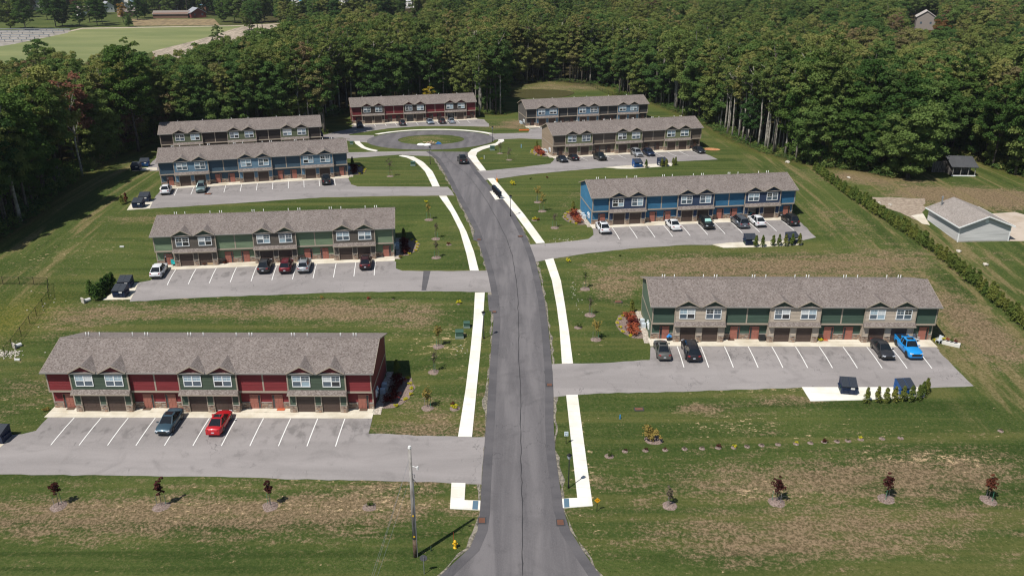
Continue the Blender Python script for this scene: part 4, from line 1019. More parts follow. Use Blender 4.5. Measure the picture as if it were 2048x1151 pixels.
KIND = {  # length, width, body profile (t, bottom, belt, half width), cabin: windshield base, roof front, roof rear, rear base, belt z, roof z
 'sedan': dict(L=4.75, W=1.86, belt=.95, roof=1.46, nose=.70, hood=.92, tail=1.02, cab=(-1.18, -.32, .72, 1.72), wb=1.38, wr=.33),
 'crossover': dict(L=4.7, W=1.92, belt=1.05, roof=1.62, nose=.80, hood=1.02, tail=1.08, cab=(-1.15, -.40, 1.25, 2.12), wb=1.37, wr=.36),
 'suv': dict(L=4.65, W=1.88, belt=1.08, roof=1.72, nose=.86, hood=1.06, tail=1.08, cab=(-1.0, -.45, 1.75, 2.12), wb=1.36, wr=.37),
 'minivan': dict(L=5.1, W=1.98, belt=1.08, roof=1.78, nose=.78, hood=1.02, tail=1.08, cab=(-1.45, -.62, 2.05, 2.42), wb=1.5, wr=.35),
 'pickup': dict(L=5.45, W=1.95, belt=1.14, roof=1.82, nose=.95, hood=1.14, tail=1.14, cab=(-1.05, -.55, .75, .98), wb=1.7, wr=.40)}
def m_body(kd):
    K = KIND[kd]
    def f():
        hl, hw = K['L'] / 2, K['W'] / 2; mb = MB()
        st = [(-hl, .42, K['nose'] - .16, .74), (-hl + .07, .30, K['nose'], .86), (-hl + .35, .24, K['nose'] + .10, .96), (-hl + .8, .22, K['hood'] - .03, 1.0), (K['cab'][0] + .05, .22, K['belt'] - .02, 1.0), (0, .22, K['belt'], 1.0),
              (K['cab'][3] - .15, .22, K['belt'] + .01, 1.0), (hl - .55, .24, K['tail'], .985), (hl - .16, .28, K['tail'] - .02, .93), (hl - .03, .36, K['tail'] - .16, .86), (hl, .46, K['tail'] - .42, .78)]
        for (y, zb, zt, wf) in st:
            w_ = hw * wf; h = zt - zb
            ring = [(-w_ * .88, zb), (-w_ * .985, zb + .10), (-w_, zb + h * .45), (-w_ * .985, zb + h * .72), (-w_ * .93, zt - .06), (-w_ * .76, zt + .005), (0, zt + .045), (w_ * .76, zt + .005), (w_ * .93, zt - .06), (w_ * .985, zb + h * .72), (w_, zb + h * .45), (w_ * .985, zb + .10), (w_ * .88, zb)]
            mb.v += [(x, y, z) for x, z in ring]
        k = 13
        for i in range(len(st) - 1):
            for j in range(k): mb.f.append((i * k + j, i * k + (j + 1) % k, (i + 1) * k + (j + 1) % k, (i + 1) * k + j))
        mb.f.append(tuple(range(k))); mb.f.append(tuple(range((len(st) - 1) * k, len(st) * k)))
        return mb
    me = cm('body ' + kd, f, True); return me
def m_cabin(kd, part):
    K = KIND[kd]
    def f():
        y0, y1, y2, y3 = K['cab']; hw = K['W'] / 2; b0, b1, zb, zr = hw * .91, hw * .66, K['belt'] - .03, K['roof']; mb = MB()
        bot = [(-b0 * .93, y0), (b0 * .93, y0), (b0 * 1.01, 0), (b0 * .93, y3), (-b0 * .93, y3), (-b0 * 1.01, 0)]
        def side(u, v, s): return None
        if part == 'glass':
            A = [(-b0 * .92, y0, zb), (b0 * .92, y0, zb), (b0, 0, zb), (b0 * .92, y3, zb), (-b0 * .92, y3, zb), (-b0, 0, zb)]
            B = [(-b1 * .93, y1, zr), (b1 * .93, y1, zr), (b1, (y1 + y2) / 2, zr), (b1 * .93, y2, zr), (-b1 * .93, y2, zr), (-b1, (y1 + y2) / 2, zr)]
            mb.v = A + B
            for i in range(6): mb.f.append((i, (i + 1) % 6, 6 + (i + 1) % 6, 6 + i))
            mb.f.append((6, 7, 8, 9, 10, 11))
        else:
            e = .012; q = []
            for (y, x, z) in ((y1 - .05, b1 * .93, zr - .02), (y1 + .12, b1 * .97, zr + .022), ((y1 + y2) / 2, b1 * 1.01, zr + .045), (y2 - .15, b1 * .97, zr + .03), (y2 + .04, b1 * .94, zr - .015)):
                q.append([(-x - e, y, z - .05), (-x * .9, y, z), (0, y, z + .02), (x * .9, y, z), (x + e, y, z - .05)])
            for r0 in q: mb.v += r0
            for i in range(4):
                for j in range(4): mb.f.append((i * 5 + j, i * 5 + j + 1, i * 5 + 6 + j, i * 5 + 5 + j))
            for s in (-1, 1):    # pillars
                for (ya, yb, wd) in ((y0, y1, .07), (y3, y2, .12 if kd != 'sedan' else .16), ((y0 + y3) / 2 + .05, (y1 + y2) / 2, .09)):
                    xa = s * (b0 * (.925 if ya in (y0, y3) else 1.0) + e); xb = s * (b1 * (.935 if ya in (y0, y3) else 1.0) + e)
                    sg = -1 if ya == y3 else 1
                    mb.quad((xa, ya, zb), (xa, ya + sg * wd * 1.3, zb), (xb, yb + sg * wd, zr), (xb, yb, zr))
                    if ya in (y0, y3): mb.quad((xa, ya - sg * e, zb), (xa - s * .06, ya - sg * e * 2, zb), (xb - s * .05, yb - sg * e * 2, zr), (xb, yb - sg * e, zr))
        return mb
    return cm('%s %s' % ('window_glass' if part == 'glass' else 'roof_panel', kd), f, part != 'glass')
def m_wheel(r0, p):
    if p == 't': return cm('tyre %.2f' % r0, lambda: MB().tube([(-.115, 0, 0), (-.09, 0, 0), (.09, 0, 0), (.115, 0, 0)], [r0 * .88, r0, r0, r0 * .88], 16))
    if p == 'a': return cm('arch %.2f' % r0, lambda: MB().tube([(-.02, 0, 0), (.02, 0, 0)], [r0 * 1.17, r0 * 1.17], 18))
    def f():
        mb = MB()
        for i in range(5):
            a = i * 2 * math.pi / 5; mb.quad((.012, math.cos(a - .32) * .06, math.sin(a - .32) * .06), (.012, math.cos(a - .22) * r0 * .62, math.sin(a - .22) * r0 * .62), (.012, math.cos(a + .22) * r0 * .62, math.sin(a + .22) * r0 * .62), (.012, math.cos(a + .32) * .06, math.sin(a + .32) * .06))
        mb.tube([(-.01, 0, 0), (.002, 0, 0)], [r0 * .66, r0 * .64], 14); return mb
    return cm('rim %.2f' % r0, f)
def car(name, kd, col, label, px, py, base, nose_in=True, yaw=None, metal=.35, rims=RIM, off=2.35, trim=None, **ex):
    """px, py: survey point under the bumper that faces the camera"""
    K = KIND[kd]; p = G(px, py)
    if yaw is None:
        a = R(ROWS[base][2]); p = p + Vector((-math.sin(a), math.cos(a), 0)) * (K['L'] / 2 - .05); yw = a + (math.pi if nose_in else 0)
    else: yw = yaw
    p.z = hz(p.x, p.y) + .05
    t = thing(name, label, {'pickup': 'pickup truck', 'minivan': 'minivan', 'sedan': 'car'}.get(kd, 'suv'), p, yw, 'vehicles parked in the bays' if base else None)
    d = .6
    fw_ = Vector((math.sin(yw), -math.cos(yw), 0)); sl = (hz(p.x + fw_.x, p.y + fw_.y) - hz(p.x - fw_.x, p.y - fw_.y)) / 2; t.rotation_euler = (-math.atan(sl), 0, yw)
    M = paint_mat(label.replace(' ', '_')[:40], col, metal); hl, hw = K['L'] / 2, K['W'] / 2
    link('body', m_body(kd), t, M); link('window_glass', m_cabin(kd, 'glass'), t, GLASS); link('roof_panel', m_cabin(kd, 'roof'), t, M)
    for s in (-1, 1):
        for yy_ in (-K['wb'], K['wb'] - .05):
            wh = link('wheel', m_wheel(K['wr'], 't'), t, TYRE, (s * (hw - .12), yy_, K['wr'] - .02)); link('rim', m_wheel(K['wr'], 'r'), wh, rims, (s * .115, 0, 0), (0, 0, 0 if s > 0 else math.pi))
            link('wheel_arch', m_wheel(K['wr'], 'a'), t, BLKP, (s * (hw - .018), yy_, K['wr'] + .02))
        link('headlight', cm('headlight', lambda: MB().box(-.20, .20, -.05, .12, -.07, .07)), t, HLT, (s * hw * .68, -hl + .09, K['nose'] - .06), (0, 0, s * .35))
        link('taillight', cm('taillight', lambda: MB().box(-.16, .16, -.06, .05, -.10, .10)), t, TLT, (s * hw * .70, hl - .08, K['tail'] - .17), (0, 0, -s * .25))
        link('wing_mirror', cm('wing_mirror', lambda: MB().box(-.11, .11, -.06, .06, -.07, .07)), t, M, (s * (hw + .07), K['cab'][0] + .32, K['belt'] + .03))
    link('front_grille', cm('front_grille', lambda: MB().box(-.52, .52, -.03, .10, -.11, .11)), t, BLKP, (0, -hl - .0, K['nose'] - .17 if kd != 'pickup' else K['nose'] - .2))
    link('licence_plate', cm('plate', lambda: MB().box(-.16, .16, -.012, .012, -.08, .08)), t, PLATE, (0, hl + .0, K['tail'] - .46), (-.15, 0, 0))
    link('rear_bumper', cm('bumper', lambda: MB().box(-.78, .78, -.06, .05, -.09, .09)), t, BLKP if kd in ('suv', 'crossover', 'pickup') else M, (0, hl - .02, .42))
    if kd in ('suv', 'minivan', 'crossover') and ex.get('rails', True):
        for s in (-1, 1): link('roof_rail', cm('roof_rail ' + kd, lambda: MB().tube([(0, K['cab'][1] + .2, 0), (0, K['cab'][1] + .3, .05), (0, K['cab'][2] - .3, .05), (0, K['cab'][2] - .2, 0)], [.018] * 4, 5)), t, ex.get('railmat', BLKP), (s * hw * .60, 0, K['roof'] + .03))
    if ex.get('sunroof'): board('sunroof', GLASS, t, -.42, .42, K['cab'][1] + .22, K['cab'][1] + .85, K['roof'] + .03, K['roof'] + .072)
    if ex.get('shade'):
        c = K['cab']; f_ = lambda u: (c[0] + (c[1] - c[0]) * u, K['belt'] + (K['roof'] - K['belt']) * u)
        a1, a2 = f_(.15), f_(.85); mb = MB().quad((-.62, a1[0] - .03, a1[1]), (.62, a1[0] - .03, a1[1]), (.52, a2[0] - .03, a2[1]), (-.52, a2[0] - .03, a2[1])); link('sunshade', mb.mesh('sunshade', plain('shade_foil', (.30, .52, .47), .4)), t)
        for q in (-.28, 0, .28): board('sunshade_band', BLKP, t, q - .015, q + .015, a1[0] - .06, a1[0] + .3, a1[1] + .04, a1[1] + .06)
    if kd == 'pickup':
        y3 = K['cab'][3]; zt = K['belt']
        board('truck_bed', BLKP, t, -hw + .17, hw - .17, y3 + .12, hl - .14, zt - .05, zt + .035)
        for s in (-1, 1): board('bed_rail', M, t, s * (hw - .12) - .06, s * (hw - .12) + .06, y3 + .02, hl - .06, zt - .05, zt + .09)
        board('tailgate', M, t, -hw + .12, hw - .12, hl - .12, hl - .05, .62, zt + .088)
        link('front_grille', cm('pk_grille', lambda: MB().box(-.62, .62, -.03, .03, -.15, .15)), t, BLKP, (0, -hl - .01, .74))
    return t
SIL = (.45, .47, .49)
car('parked_sedan', 'sedan', (.045, .085, .115), 'blue-grey sedan with its hood toward the camera outside the red row', 325.7, 873.7, 1, False, sunroof=True)
car('parked_sedan', 'sedan', (.42, .008, .014), 'bright red sedan parked nose-in outside the red row', 427, 875, 1, True, metal=.1, sunroof=True)
car('parked_crossover', 'crossover', (.66, .67, .68), 'white sloping-back crossover at the left end of the sage green row', 311.4, 560, 2, True, metal=.05, rails=False)
car('parked_suv', 'crossover', (.040, .042, .046), 'charcoal grey suv beside the maroon suv, sage green row', 526.2, 549.6, 2, True)
car('parked_suv', 'suv', (.13, .012, .020), 'maroon red suv between the charcoal and silver suvs', 569.7, 549.6, 2, True)
car('parked_suv', 'suv', SIL, 'silver suv with roof rails beside the maroon one', 606.4, 548.8, 2, True, metal=.6, sunroof=True, railmat=RIM)
car('parked_suv', 'suv', (.045, .010, .014), 'very dark red tall suv alone at right of the sage green row', 730.7, 542.3, 2, True, sunroof=True)
car('parked_crossover', 'crossover', (.64, .65, .66), 'white crossover at the left end of the slate blue row', 330.2, 391.2, 3, True, metal=.05)
car('parked_suv', 'suv', (.15, .215, .215), 'pale teal suv facing out before the slate blue row', 401.4, 387.2, 3, False)
car('parked_pickup', 'pickup', (.014, .015, .017), 'black pickup truck at right end of the slate blue row', 653.5, 371.6, 3, True, rims=RIMK)
car('parked_suv', 'crossover', (.66, .67, .68), 'white suv at the left end of the bright blue row', 1211.4, 470.3, 8, True, metal=.05, sunroof=True, rails=False)
car('parked_sedan', 'sedan', (.66, .67, .67), 'white sedan alone in the middle of the bright blue row', 1353.4, 463.8, 8, True, metal=.05)
car('parked_suv', 'suv', (.008, .009, .010), 'black suv with a pale green windshield sunshade', 1420.3, 461, 8, False, shade=True)
car('parked_minivan', 'minivan', (.15, .165, .185), 'blue-grey minivan next to the white suv, bright blue row', 1488.9, 459, 8, True, metal=.6)
car('parked_suv', 'crossover', (.64, .65, .66), 'white suv between the minivan and black suv, open garage behind it', 1522.5, 456.4, 8, True, metal=.05)
car('parked_suv', 'suv', (.024, .023, .021), 'black suv at the right end of the bright blue row', 1589.9, 454, 8, True)
car('parked_sedan', 'sedan', (.115, .115, .105), 'grey sedan with light rear window shade, leftmost before the green row', 1329, 723.8, 9, True, sunroof=True)
car('parked_minivan', 'minivan', (.020, .019, .024), 'black minivan with roof rails beside the grey sedan', 1387.6, 726.7, 9, True)
car('parked_sedan', 'sedan', (.036, .037, .042), 'dark grey sedan next to the bright blue pickup', 1776.5, 722.8, 9, False)
car('parked_pickup', 'pickup', (.010, .245, .62), 'bright sky blue pickup truck facing out before the green row', 1831.2, 722, 9, False, metal=.05, rims=RIMK, sunroof=True)
car('parked_sedan', 'sedan', (.022, .026, .034), 'dark navy sedan at the left end of the taupe row', 1129.9, 326.4, 7, False)
car('parked_sedan', 'sedan', (.016, .015, .016), 'black sedan second from the left before the taupe row', 1152.5, 322.6, 7, True)
car('parked_pickup', 'pickup', (.012, .016, .015), 'black pickup truck facing out before the taupe row', 1207.2, 322.8, 7, False)
car('parked_suv', 'suv', (.40, .42, .44), 'silver-grey suv in the middle of the taupe row', 1280, 314.6, 7, False, metal=.5)
car('parked_suv', 'crossover', (.016, .028, .065), 'dark blue suv beside the silver-grey one', 1304.2, 313.8, 7, False)
car('parked_sedan', 'sedan', (.016, .019, .024), 'black sedan at the right end of the taupe row', 1405.2, 308.4, 7, False)
car('parked_suv', 'suv', (.05, .052, .058), 'dark grey suv at left end of the red row behind the circle', 720.9, 257, 5, False)
car('parked_suv', 'suv', (.035, .038, .042), 'charcoal suv third stall group of the red row behind the circle', 806.2, 252.4, 5, True)
car('parked_sedan', 'sedan', (.24, .30, .36), 'pale blue-grey sedan by the turning circle, left of a dark suv', 862.4, 249.6, 5, False)
car('parked_suv', 'suv', (.045, .030, .032), 'dark brown suv between two pale sedans by the turning circle', 886, 248.6, 5, True)
car('parked_sedan', 'sedan', (.30, .34, .38), 'silver sedan right of the dark brown suv by the turning circle', 905, 248, 5, True)
p0, p1 = G(928, 334), G(914, 312)
car('road_pickup', 'pickup', (.020, .021, .022), 'black pickup truck stopped on the road near the turning circle', 925, 325, None, True, yaw=math.atan2(p1.y - p0.y, p1.x - p0.x) + math.pi / 2)
car('parked_suv', 'suv', (.02, .03, .05), 'dark suv just visible at the right end of the dark brown row', 640, 277, 4, True)
# ------------------------------------------------------------------ bins
BINB = plain('bin_navy', (.012, .024, .062), .45, .2, var=.3); BINL = plain('bin_lid', (.030, .036, .045), .55); BINU = plain('bin_blue', (.010, .075, .24), .45, .1)
STK = plain('sticker_white', (.66, .66, .64), .6); GRN = plain('bin_green', (.06, .16, .045), .6)
def dumpster(label, px, py, yaw, body=BINB, green=False):
    p = G(px, py); t = thing('dumpster', label, 'dumpster', (p.x - math.sin(yaw) * .85, p.y + math.cos(yaw) * .85, p.z + .06), yaw, 'waste dumpsters on the concrete pads')
    def f():
        mb = MB(); prof = [(-.80, .12), (.80, .12), (.85, 1.62), (.62, 1.70), (-.90, 1.18), (-.88, 1.08)]
        n = len(mb.v); mb.v += [(-.95, a, b_) for a, b_ in prof] + [(.95, a, b_) for a, b_ in prof]; k = 6
        mb.f.append(tuple(range(k))); mb.f.append(tuple(range(k, 2 * k))[::-1])
        for i in range(k): mb.f.append((i, i + k, (i + 1) % k + k, (i + 1) % k))
        for x in (-.97, .93): mb.box(x, x + .04, -.9, .86, 1.0, 1.06)
        mb.box(-.97, .97, -.93, -.88, 1.08, 1.16); mb.box(-.97, .97, .84, .90, 1.54, 1.62)
        for x in (-.6, 0, .6): mb.box(x - .03, x + .03, -.88, -.83, .2, 1.08)
        for x in (-.9, .8): mb.box(x, x + .1, -.75, .75, .0, .12)
        return mb
    link('body', cm('bin_body', f), t, body)
    def g():
        mb = MB(); a, b_ = Vector((0, -.97, 1.17)), Vector((0, .64, 1.72))
        for i in range(5):
            x0 = i * .185; mb.quad((x0, a.y, a.z + .03), (x0 + .16, a.y, a.z + .03), (x0 + .16, b_.y, b_.z + .03), (x0, b_.y, b_.z + .03)); mb.quad((x0 + .16, a.y, a.z + .03), (x0 + .185, a.y, a.z), (x0 + .185, b_.y, b_.z), (x0 + .16, b_.y, b_.z + .03))
        mb.quad((0, a.y, a.z - .05), (.92, a.y, a.z - .05), (.92, a.y, a.z + .03), (0, a.y, a.z + .03)); mb.quad((0, b_.y, b_.z + .03), (.92, b_.y, b_.z + .03), (.92, .86, 1.62), (0, .86, 1.62)); return mb
    for x in (-.94, .02): link('lid', cm('bin_lid', g), t, BINL, (x, 0, 0))
    for s in (-1, 1): board('fork_pocket', body, t, s * 1.04 - .09, s * 1.04 + .09, -.6, .6, .72, .86)
    board('sticker', STK, t, .15, .62, -.915, -.89, .78, 1.02); board('sticker', GRN if green else STK, t, -.965, -.955, -.5, .1, .3, .9)
    board('front_bar', body, t, -.7, .1, -.95, -.88, .55, .66)
ya = lambda k, d=0: R(ROWS[k][2] + d)
dumpster('navy dumpster with grey lids, left of two on the pad facing the green row', 1697, 790, ya(9, -8), green=True)
dumpster('brighter blue dumpster behind small arborvitae facing the green row', 1814, 793, ya(9, 6), BINU)
dumpster('navy dumpster, left of two on the pad facing the bright blue row', 1502, 491.5, ya(8, -6), green=True)
dumpster('navy dumpster behind arborvitae at right, facing the bright blue row', 1588, 488, ya(8, 4))
dumpster('blue dumpster, left of two on the pad facing the taupe row', 1277, 335.4, ya(7), BINU)
dumpster('navy dumpster with lid ajar at right, facing the taupe row', 1328, 332.4, ya(7, 8))
dumpster('black-navy dumpster in front, left end of the sage green lot', 238, 596, ya(2, -8), green=True)
dumpster('black-navy dumpster behind the front one, sage green lot', 249, 578, ya(2, -4))
dumpster('navy dumpster in front, left end of the slate blue lot', 274.8, 417, ya(3, -12))
dumpster('navy dumpster behind the front one, slate blue lot', 288, 405, ya(3, -8))
dumpster('navy dumpster nearer the trees, left of the hidden brown row', 271, 342, ya(4, -10))
dumpster('blue dumpster nearer the building, left of the hidden brown row', 288, 334, ya(4, -6), BINU)
dumpster('black dumpster cut off by the left edge, red row lot', -10, 888, ya(1, -6))
# ------------------------------------------------------------------ street furniture
BLK = plain('black_metal', (.014, .014, .016), .45, .5); GALV = plain('galvanised', (.33, .34, .35), .45, .6); LENS = plain('lamp_lens', (.30, .33, .36), .3)
def lamp(px, py, label):
    p = G(px, py); t = thing('street_lamp', label, 'street lamp', p, 0, 'black street lamps along the road')
    link('pole', cm('lamp_pole', lambda: MB().tube([(0, 0, -.2), (0, 0, .35), (0, 0, .4), (0, 0, 3.55)], [.10, .10, .06, .05], 10), True), t, BLK)
    link('lamp_head', cm('lamp_head', lambda: MB().tube([(0, 0, 3.5), (0, 0, 3.56), (0, 0, 3.95), (0, 0, 4.0), (0, 0, 4.14)], [.08, .15, .24, .28, .05], 4)), t, LENS); link('lamp_cap', cm('lamp_cap', lambda: MB().tube([(0, 0, 3.96), (0, 0, 4.02), (0, 0, 4.2)], [.30, .30, .04], 4)), t, BLK)
lamp(1137, 975, 'black street lamp at lower right, its shadow across the sidewalk'); lamp(967.8, 676.8, 'black street lamp by the green utility boxes on the left of the road'); lamp(1021, 432.9, 'black street lamp beside the mailboxes on the right sidewalk')
lamp(860.6, 328.6, 'black street lamp where the road meets the turning circle'); lamp(985.2, 284, 'black street lamp at right side of the turning circle')
UG = plain('utility_green', (.045, .095, .068), .5); UGB = plain('box_base', (.17, .22, .19), .8)
def ubox(px, py, s, label):
    p = G(px, py); t = thing('transformer_box', label, 'utility box', p, .05, 'green utility boxes')
    board('base', UGB, t, -.62 * s, .62 * s, -.1 * s, 1.1 * s, -.1, .35 * s); board('cabinet', UG, t, -.55 * s, .55 * s, .0, 1.0 * s, .351 * s, 1.0 * s)
    mb = MB().prism([(-.06 * s, .95 * s), (-.06 * s, 1.02 * s), (.5 * s, 1.12 * s), (1.06 * s, 1.06 * s), (1.06 * s, .95 * s)], 'x', -.6 * s, .6 * s); link('lid', mb.mesh('lid', UG), t)
ubox(919, 676.8, .95, 'larger green utility box on a pale base left of the sidewalk'); ubox(933.6, 656, .75, 'smaller green utility box touching the left sidewalk'); ubox(826, 332, .9, 'green utility box left of the road near the turning circle'); ubox(984.8, 301, 1.0, 'green utility box inside the curved sidewalk at right'); ubox(703, 289, .7, 'small green utility box left of the turning circle')
YEL = plain('hydrant_yellow', (.62, .37, .015), .5); REDM = plain('marker_red', (.45, .05, .03), .5)
def hydrant(px, py, label, mat):
    p = G(px, py); t = thing('fire_hydrant', label, 'fire hydrant', p)
    mb = MB().tube([(0, 0, -.05), (0, 0, .08), (0, 0, .09), (0, 0, .62), (0, 0, .63), (0, 0, .70), (0, 0, .84), (0, 0, .90)], [.19, .19, .125, .125, .17, .17, .10, .03], 12)
    link('barrel', mb.mesh('barrel', mat, True), t); link('nozzle', MB().tube([(-.24, 0, .48), (.24, 0, .48)], [.075, .075], 8).mesh('nozzle', mat), t); link('nozzle', MB().tube([(0, -.25, .45), (0, 0, .45)], [.095, .095], 8).mesh('nozzle', mat), t)
    link('marker_rod', MB().tube([(-.12, .15, 0), (-.14, .17, 1.7)], [.02, .015], 5).mesh('marker_rod', REDM), t)
hydrant(910.3, 1094.6, 'yellow fire hydrant with a red marker rod near the utility pole', YEL); hydrant(994.2, 364, 'orange-yellow hydrant beside the sidewalk above the mailboxes', plain('hydrant_orange', (.62, .25, .02), .5))
# signs
def post(h): return MB().tube([(0, 0, -.1), (0, 0, h)], [.035, .03], 6)
p = G(1132, 887); t = thing('street_sign', 'small white square sign on a short black post at lower right', 'sign', p, .03)
link('post', post(1.25).mesh('post', BLK), t); link('sign_panel', MB().box(-.23, .23, -.05, -.025, 1.05, 1.62).mesh('sign_panel', plain('sign_white', (.60, .68, .72), .4)), t)
for q in ((-.14, 1.16, .10, .12), (.05, 1.16, .10, .12), (-.15, 1.42, .30, .05)): board('pictogram', plain('sign_blue', (.16, .25, .33), .5), t, q[0], q[0] + q[2], -.06, -.051, q[1], q[1] + q[3])
p = G(1193.8, 1021.5); t = thing('street_sign', 'yellow-orange diamond warning sign beside the right corner sidewalk', 'sign', p, .03)
link('post', post(1.3).mesh('post', BLK), t); link('sign_panel', MB().prism([(0, 1.02), (.31, 1.33), (0, 1.64), (-.31, 1.33)], 'y', -.055, -.035).mesh('sign_panel', plain('sign_orange', (.72, .33, .01), .4)), t)
for a_, b_ in ((-.10, 1.30), (.04, 1.34)): board('pictogram', BLK, t, a_, a_ + .08, -.064, -.056, b_, b_ + .06)
p = G(848.5, 1147); t = thing('stop_sign', 'grey back of an octagonal sign on a post below the utility pole', 'sign', p, .05)
link('post', post(1.9).mesh('post', GALV), t); link('sign_panel', MB().prism([(.36 * math.cos(R(22.5 + 45 * i)), 1.75 + .36 * math.sin(R(22.5 + 45 * i))) for i in range(8)], 'y', .04, .055).mesh('sign_panel', plain('sign_back', (.13, .13, .14), .5, .3)), t)
# utility pole and wires
WOODP = noisy2('pole_wood', (.16, .145, .13), (.34, .32, .30), 2.0, aniso=(3, 3, .3)); WOODD = noisy2('pole_base', (.06, .035, .022), (.11, .075, .05), 3.0)
p = G(831, 1112); t = thing('utility_pole', 'tall weathered wooden utility pole with a brown base at lower left of the road', 'utility pole', p)
link('pole', MB().tube([(0, 0, 1.9), (0, 0, 6), (0, 0, 11.75)], [.185, .165, .135], 14).mesh('pole', WOODP, True), t); link('pole_butt', MB().tube([(0, 0, -.3), (0, 0, 2.0)], [.20, .187], 14).mesh('pole_butt', WOODD, True), t)
link('pole_cap', MB().tube([(0, 0, 11.74), (0, 0, 11.95)], [.16, .12], 10).mesh('pole_cap', STK), t)
link('bracket', MB().tube([(.1, 0, 9.9), (.75, -.1, 9.75)], [.04, .035], 6).tube([(.62, -.1, 9.6), (.62, -.1, 9.9)], [.09, .09], 8).mesh('bracket', STK), t); link('insulator', MB().tube([(.17, 0, 9.0), (.30, -.05, 9.05), (.30, -.05, 8.7)], [.05, .06, .05], 6).mesh('insulator', GALV), t)
link('cable_loop', MB().tube([(.16, -.1, 8.6), (.5, -.15, 8.2), (.72, -.15, 7.7), (.5, -.15, 7.2), (.18, -.1, 7.0)], [.025] * 5, 5, False).mesh('cable_loop', BLK), t)
link('conduit', MB().tube([(.20, -.06, 0), (.17, -.05, 8.6)], [.05, .045], 6).mesh('conduit', GALV), t)
for z_, yl in ((4.6, 'pole_tag'), (2.3, 'pole_tag')): board(yl, YEL, t, -.08, .08, -.19, -.17, z_, z_ + .16)
for i, (dx, z0) in enumerate(((-.12, 10.6), (0, 10.9), (.1, 9.4))):
    e = Vector((-4.2 - i * .5, -46, 2.4)); pts_ = [Vector((dx, -.15, z0)).lerp(e + Vector((0, 0, z0 - 2.4)), u) + Vector((0, 0, -4 * u * (1 - u) * 1.6)) for u in np.linspace(0, 1, 14)]
    link('overhead_wire', MB().tube(pts_, [.008] * 14, 4, False).mesh('overhead_wire', GALV), None, None, p, label='thin overhead wire running from the utility pole toward the camera', category='wire', group='overhead wires')
# drains and covers
RUST = plain('rusty_iron', (.21, .085, .045), .8, .2, var=.35, vs=8)
def drain(px, py, w_, l_, label):
    p = G(px, py); t = thing('drain_grate', label, 'drain', (p.x, p.y, p.z + .075), .02, 'rusty iron drain grates')
    board('grate_frame', plain('drain_frame', (.045, .045, .048), .8), t, -w_ / 2 - .12, w_ / 2 + .12, -l_ / 2 - .12, l_ / 2 + .12, -.1, .006)
    for i in range(6): board('grate_bar', RUST, t, -w_ / 2 + i * w_ / 6 + .01, -w_ / 2 + (i + 1) * w_ / 6 - .03, -l_ / 2, l_ / 2, 0, .03)
for a_ in ((963.8, 1041, .62, .8, 'rusty square drain grate at left edge of the road mouth'), (1121, 1045, .62, .8, 'rusty square drain grate at right edge of the road mouth'), (1099, 770, .6, .6, 'rusty drain grate by the entrance of the green row lot'), (988.8, 623.7, .5, .6, 'rusty drain grate at the left road edge below the sage lot'),
           (1041, 473, .7, .6, 'rusty drain grate at the road edge above the bright blue lot'), (958.3, 479.5, .6, .6, 'rusty drain grate on the left inside of the road bend'), (416.5, 388, 1.2, .8, 'rusty drain grate in the slate blue lot'), (1278, 818.3, .9, .5, 'rusty drain grate set in the grass at lower right'), (1236.5, 603.6, 1.0, .5, 'rusty drain grate in the grass left of the green row')): drain(*a_)
# mailboxes
MBX = plain('mailbox_navy', (.020, .034, .055), .4, .4)
for i in range(5):
    p = G(985.5 + i * 2.9, 385.5 + i * 3.1); t = thing('mailbox_unit', 'dark pedestal mailbox unit in the row of five on the sidewalk pad', 'mailbox', (p.x, p.y, p.z + .06), R(-58), 'row of pedestal mailboxes')
    board('pedestal', BLK, t, -.12, .12, .13, .37, 0, .55); board('cabinet', MBX, t, -.38, .38, 0, .5, .551, 1.5)
    for r0 in range(4): board('mailbox_door', BLK, t, -.35, .35, -.02, 0, .60 + r0 * .22, .79 + r0 * .22)
# small posts and markers
def stake(px, py, h, col, label, rad=.06, cap=None):
    p = G(px, py); o = link('marker_post', MB().tube([(0, 0, -.1), (0, 0, h)], [rad, rad], 8).mesh('marker_post', col), None, None, p, label=label, category='marker post')
BLU = plain('marker_blue', (.02, .26, .62), .5)
stake(1240, 837, .55, BLU, 'short bright blue marker post in the grass at lower right'); stake(1042.5, 295.5, .9, plain('marker_bluewhite', (.25, .45, .62), .5), 'blue and white post in the grass left of the taupe row', .09); stake(968.5, 318, .9, PIPE, 'white marker post by the curved sidewalk', .07)
stake(862, 1101, .5, plain('marker_green', (.03, .06, .04), .6), 'short dark green marker between the pole and hydrant', .05)
ORG = plain('orange_plastic', (.60, .14, .03), .6)
p = G(1048, 261); o = link('orange_barrier', MB().box(-1.4, 1.4, -.2, .2, 0, .35).box(-1.5, -1.1, -.3, .3, 0, .12).box(1.1, 1.5, -.3, .3, 0, .12).mesh('orange_barrier', ORG), None, None, (p.x, p.y, p.z), (0, 0, .1), label='low orange barrier lying in front of the charcoal row', category='barrier')
sheet('clay_patch', [[G(1424, 298.5) + Vector((2.1 * math.cos(q), 1.6 * math.sin(q), 0)) for q in np.linspace(0, 6.28, 15)[:-1]]], .03, noisy2('orange_clay', (.36, .15, .06), (.48, .24, .11), 1.5), 0, .2, kind='structure')
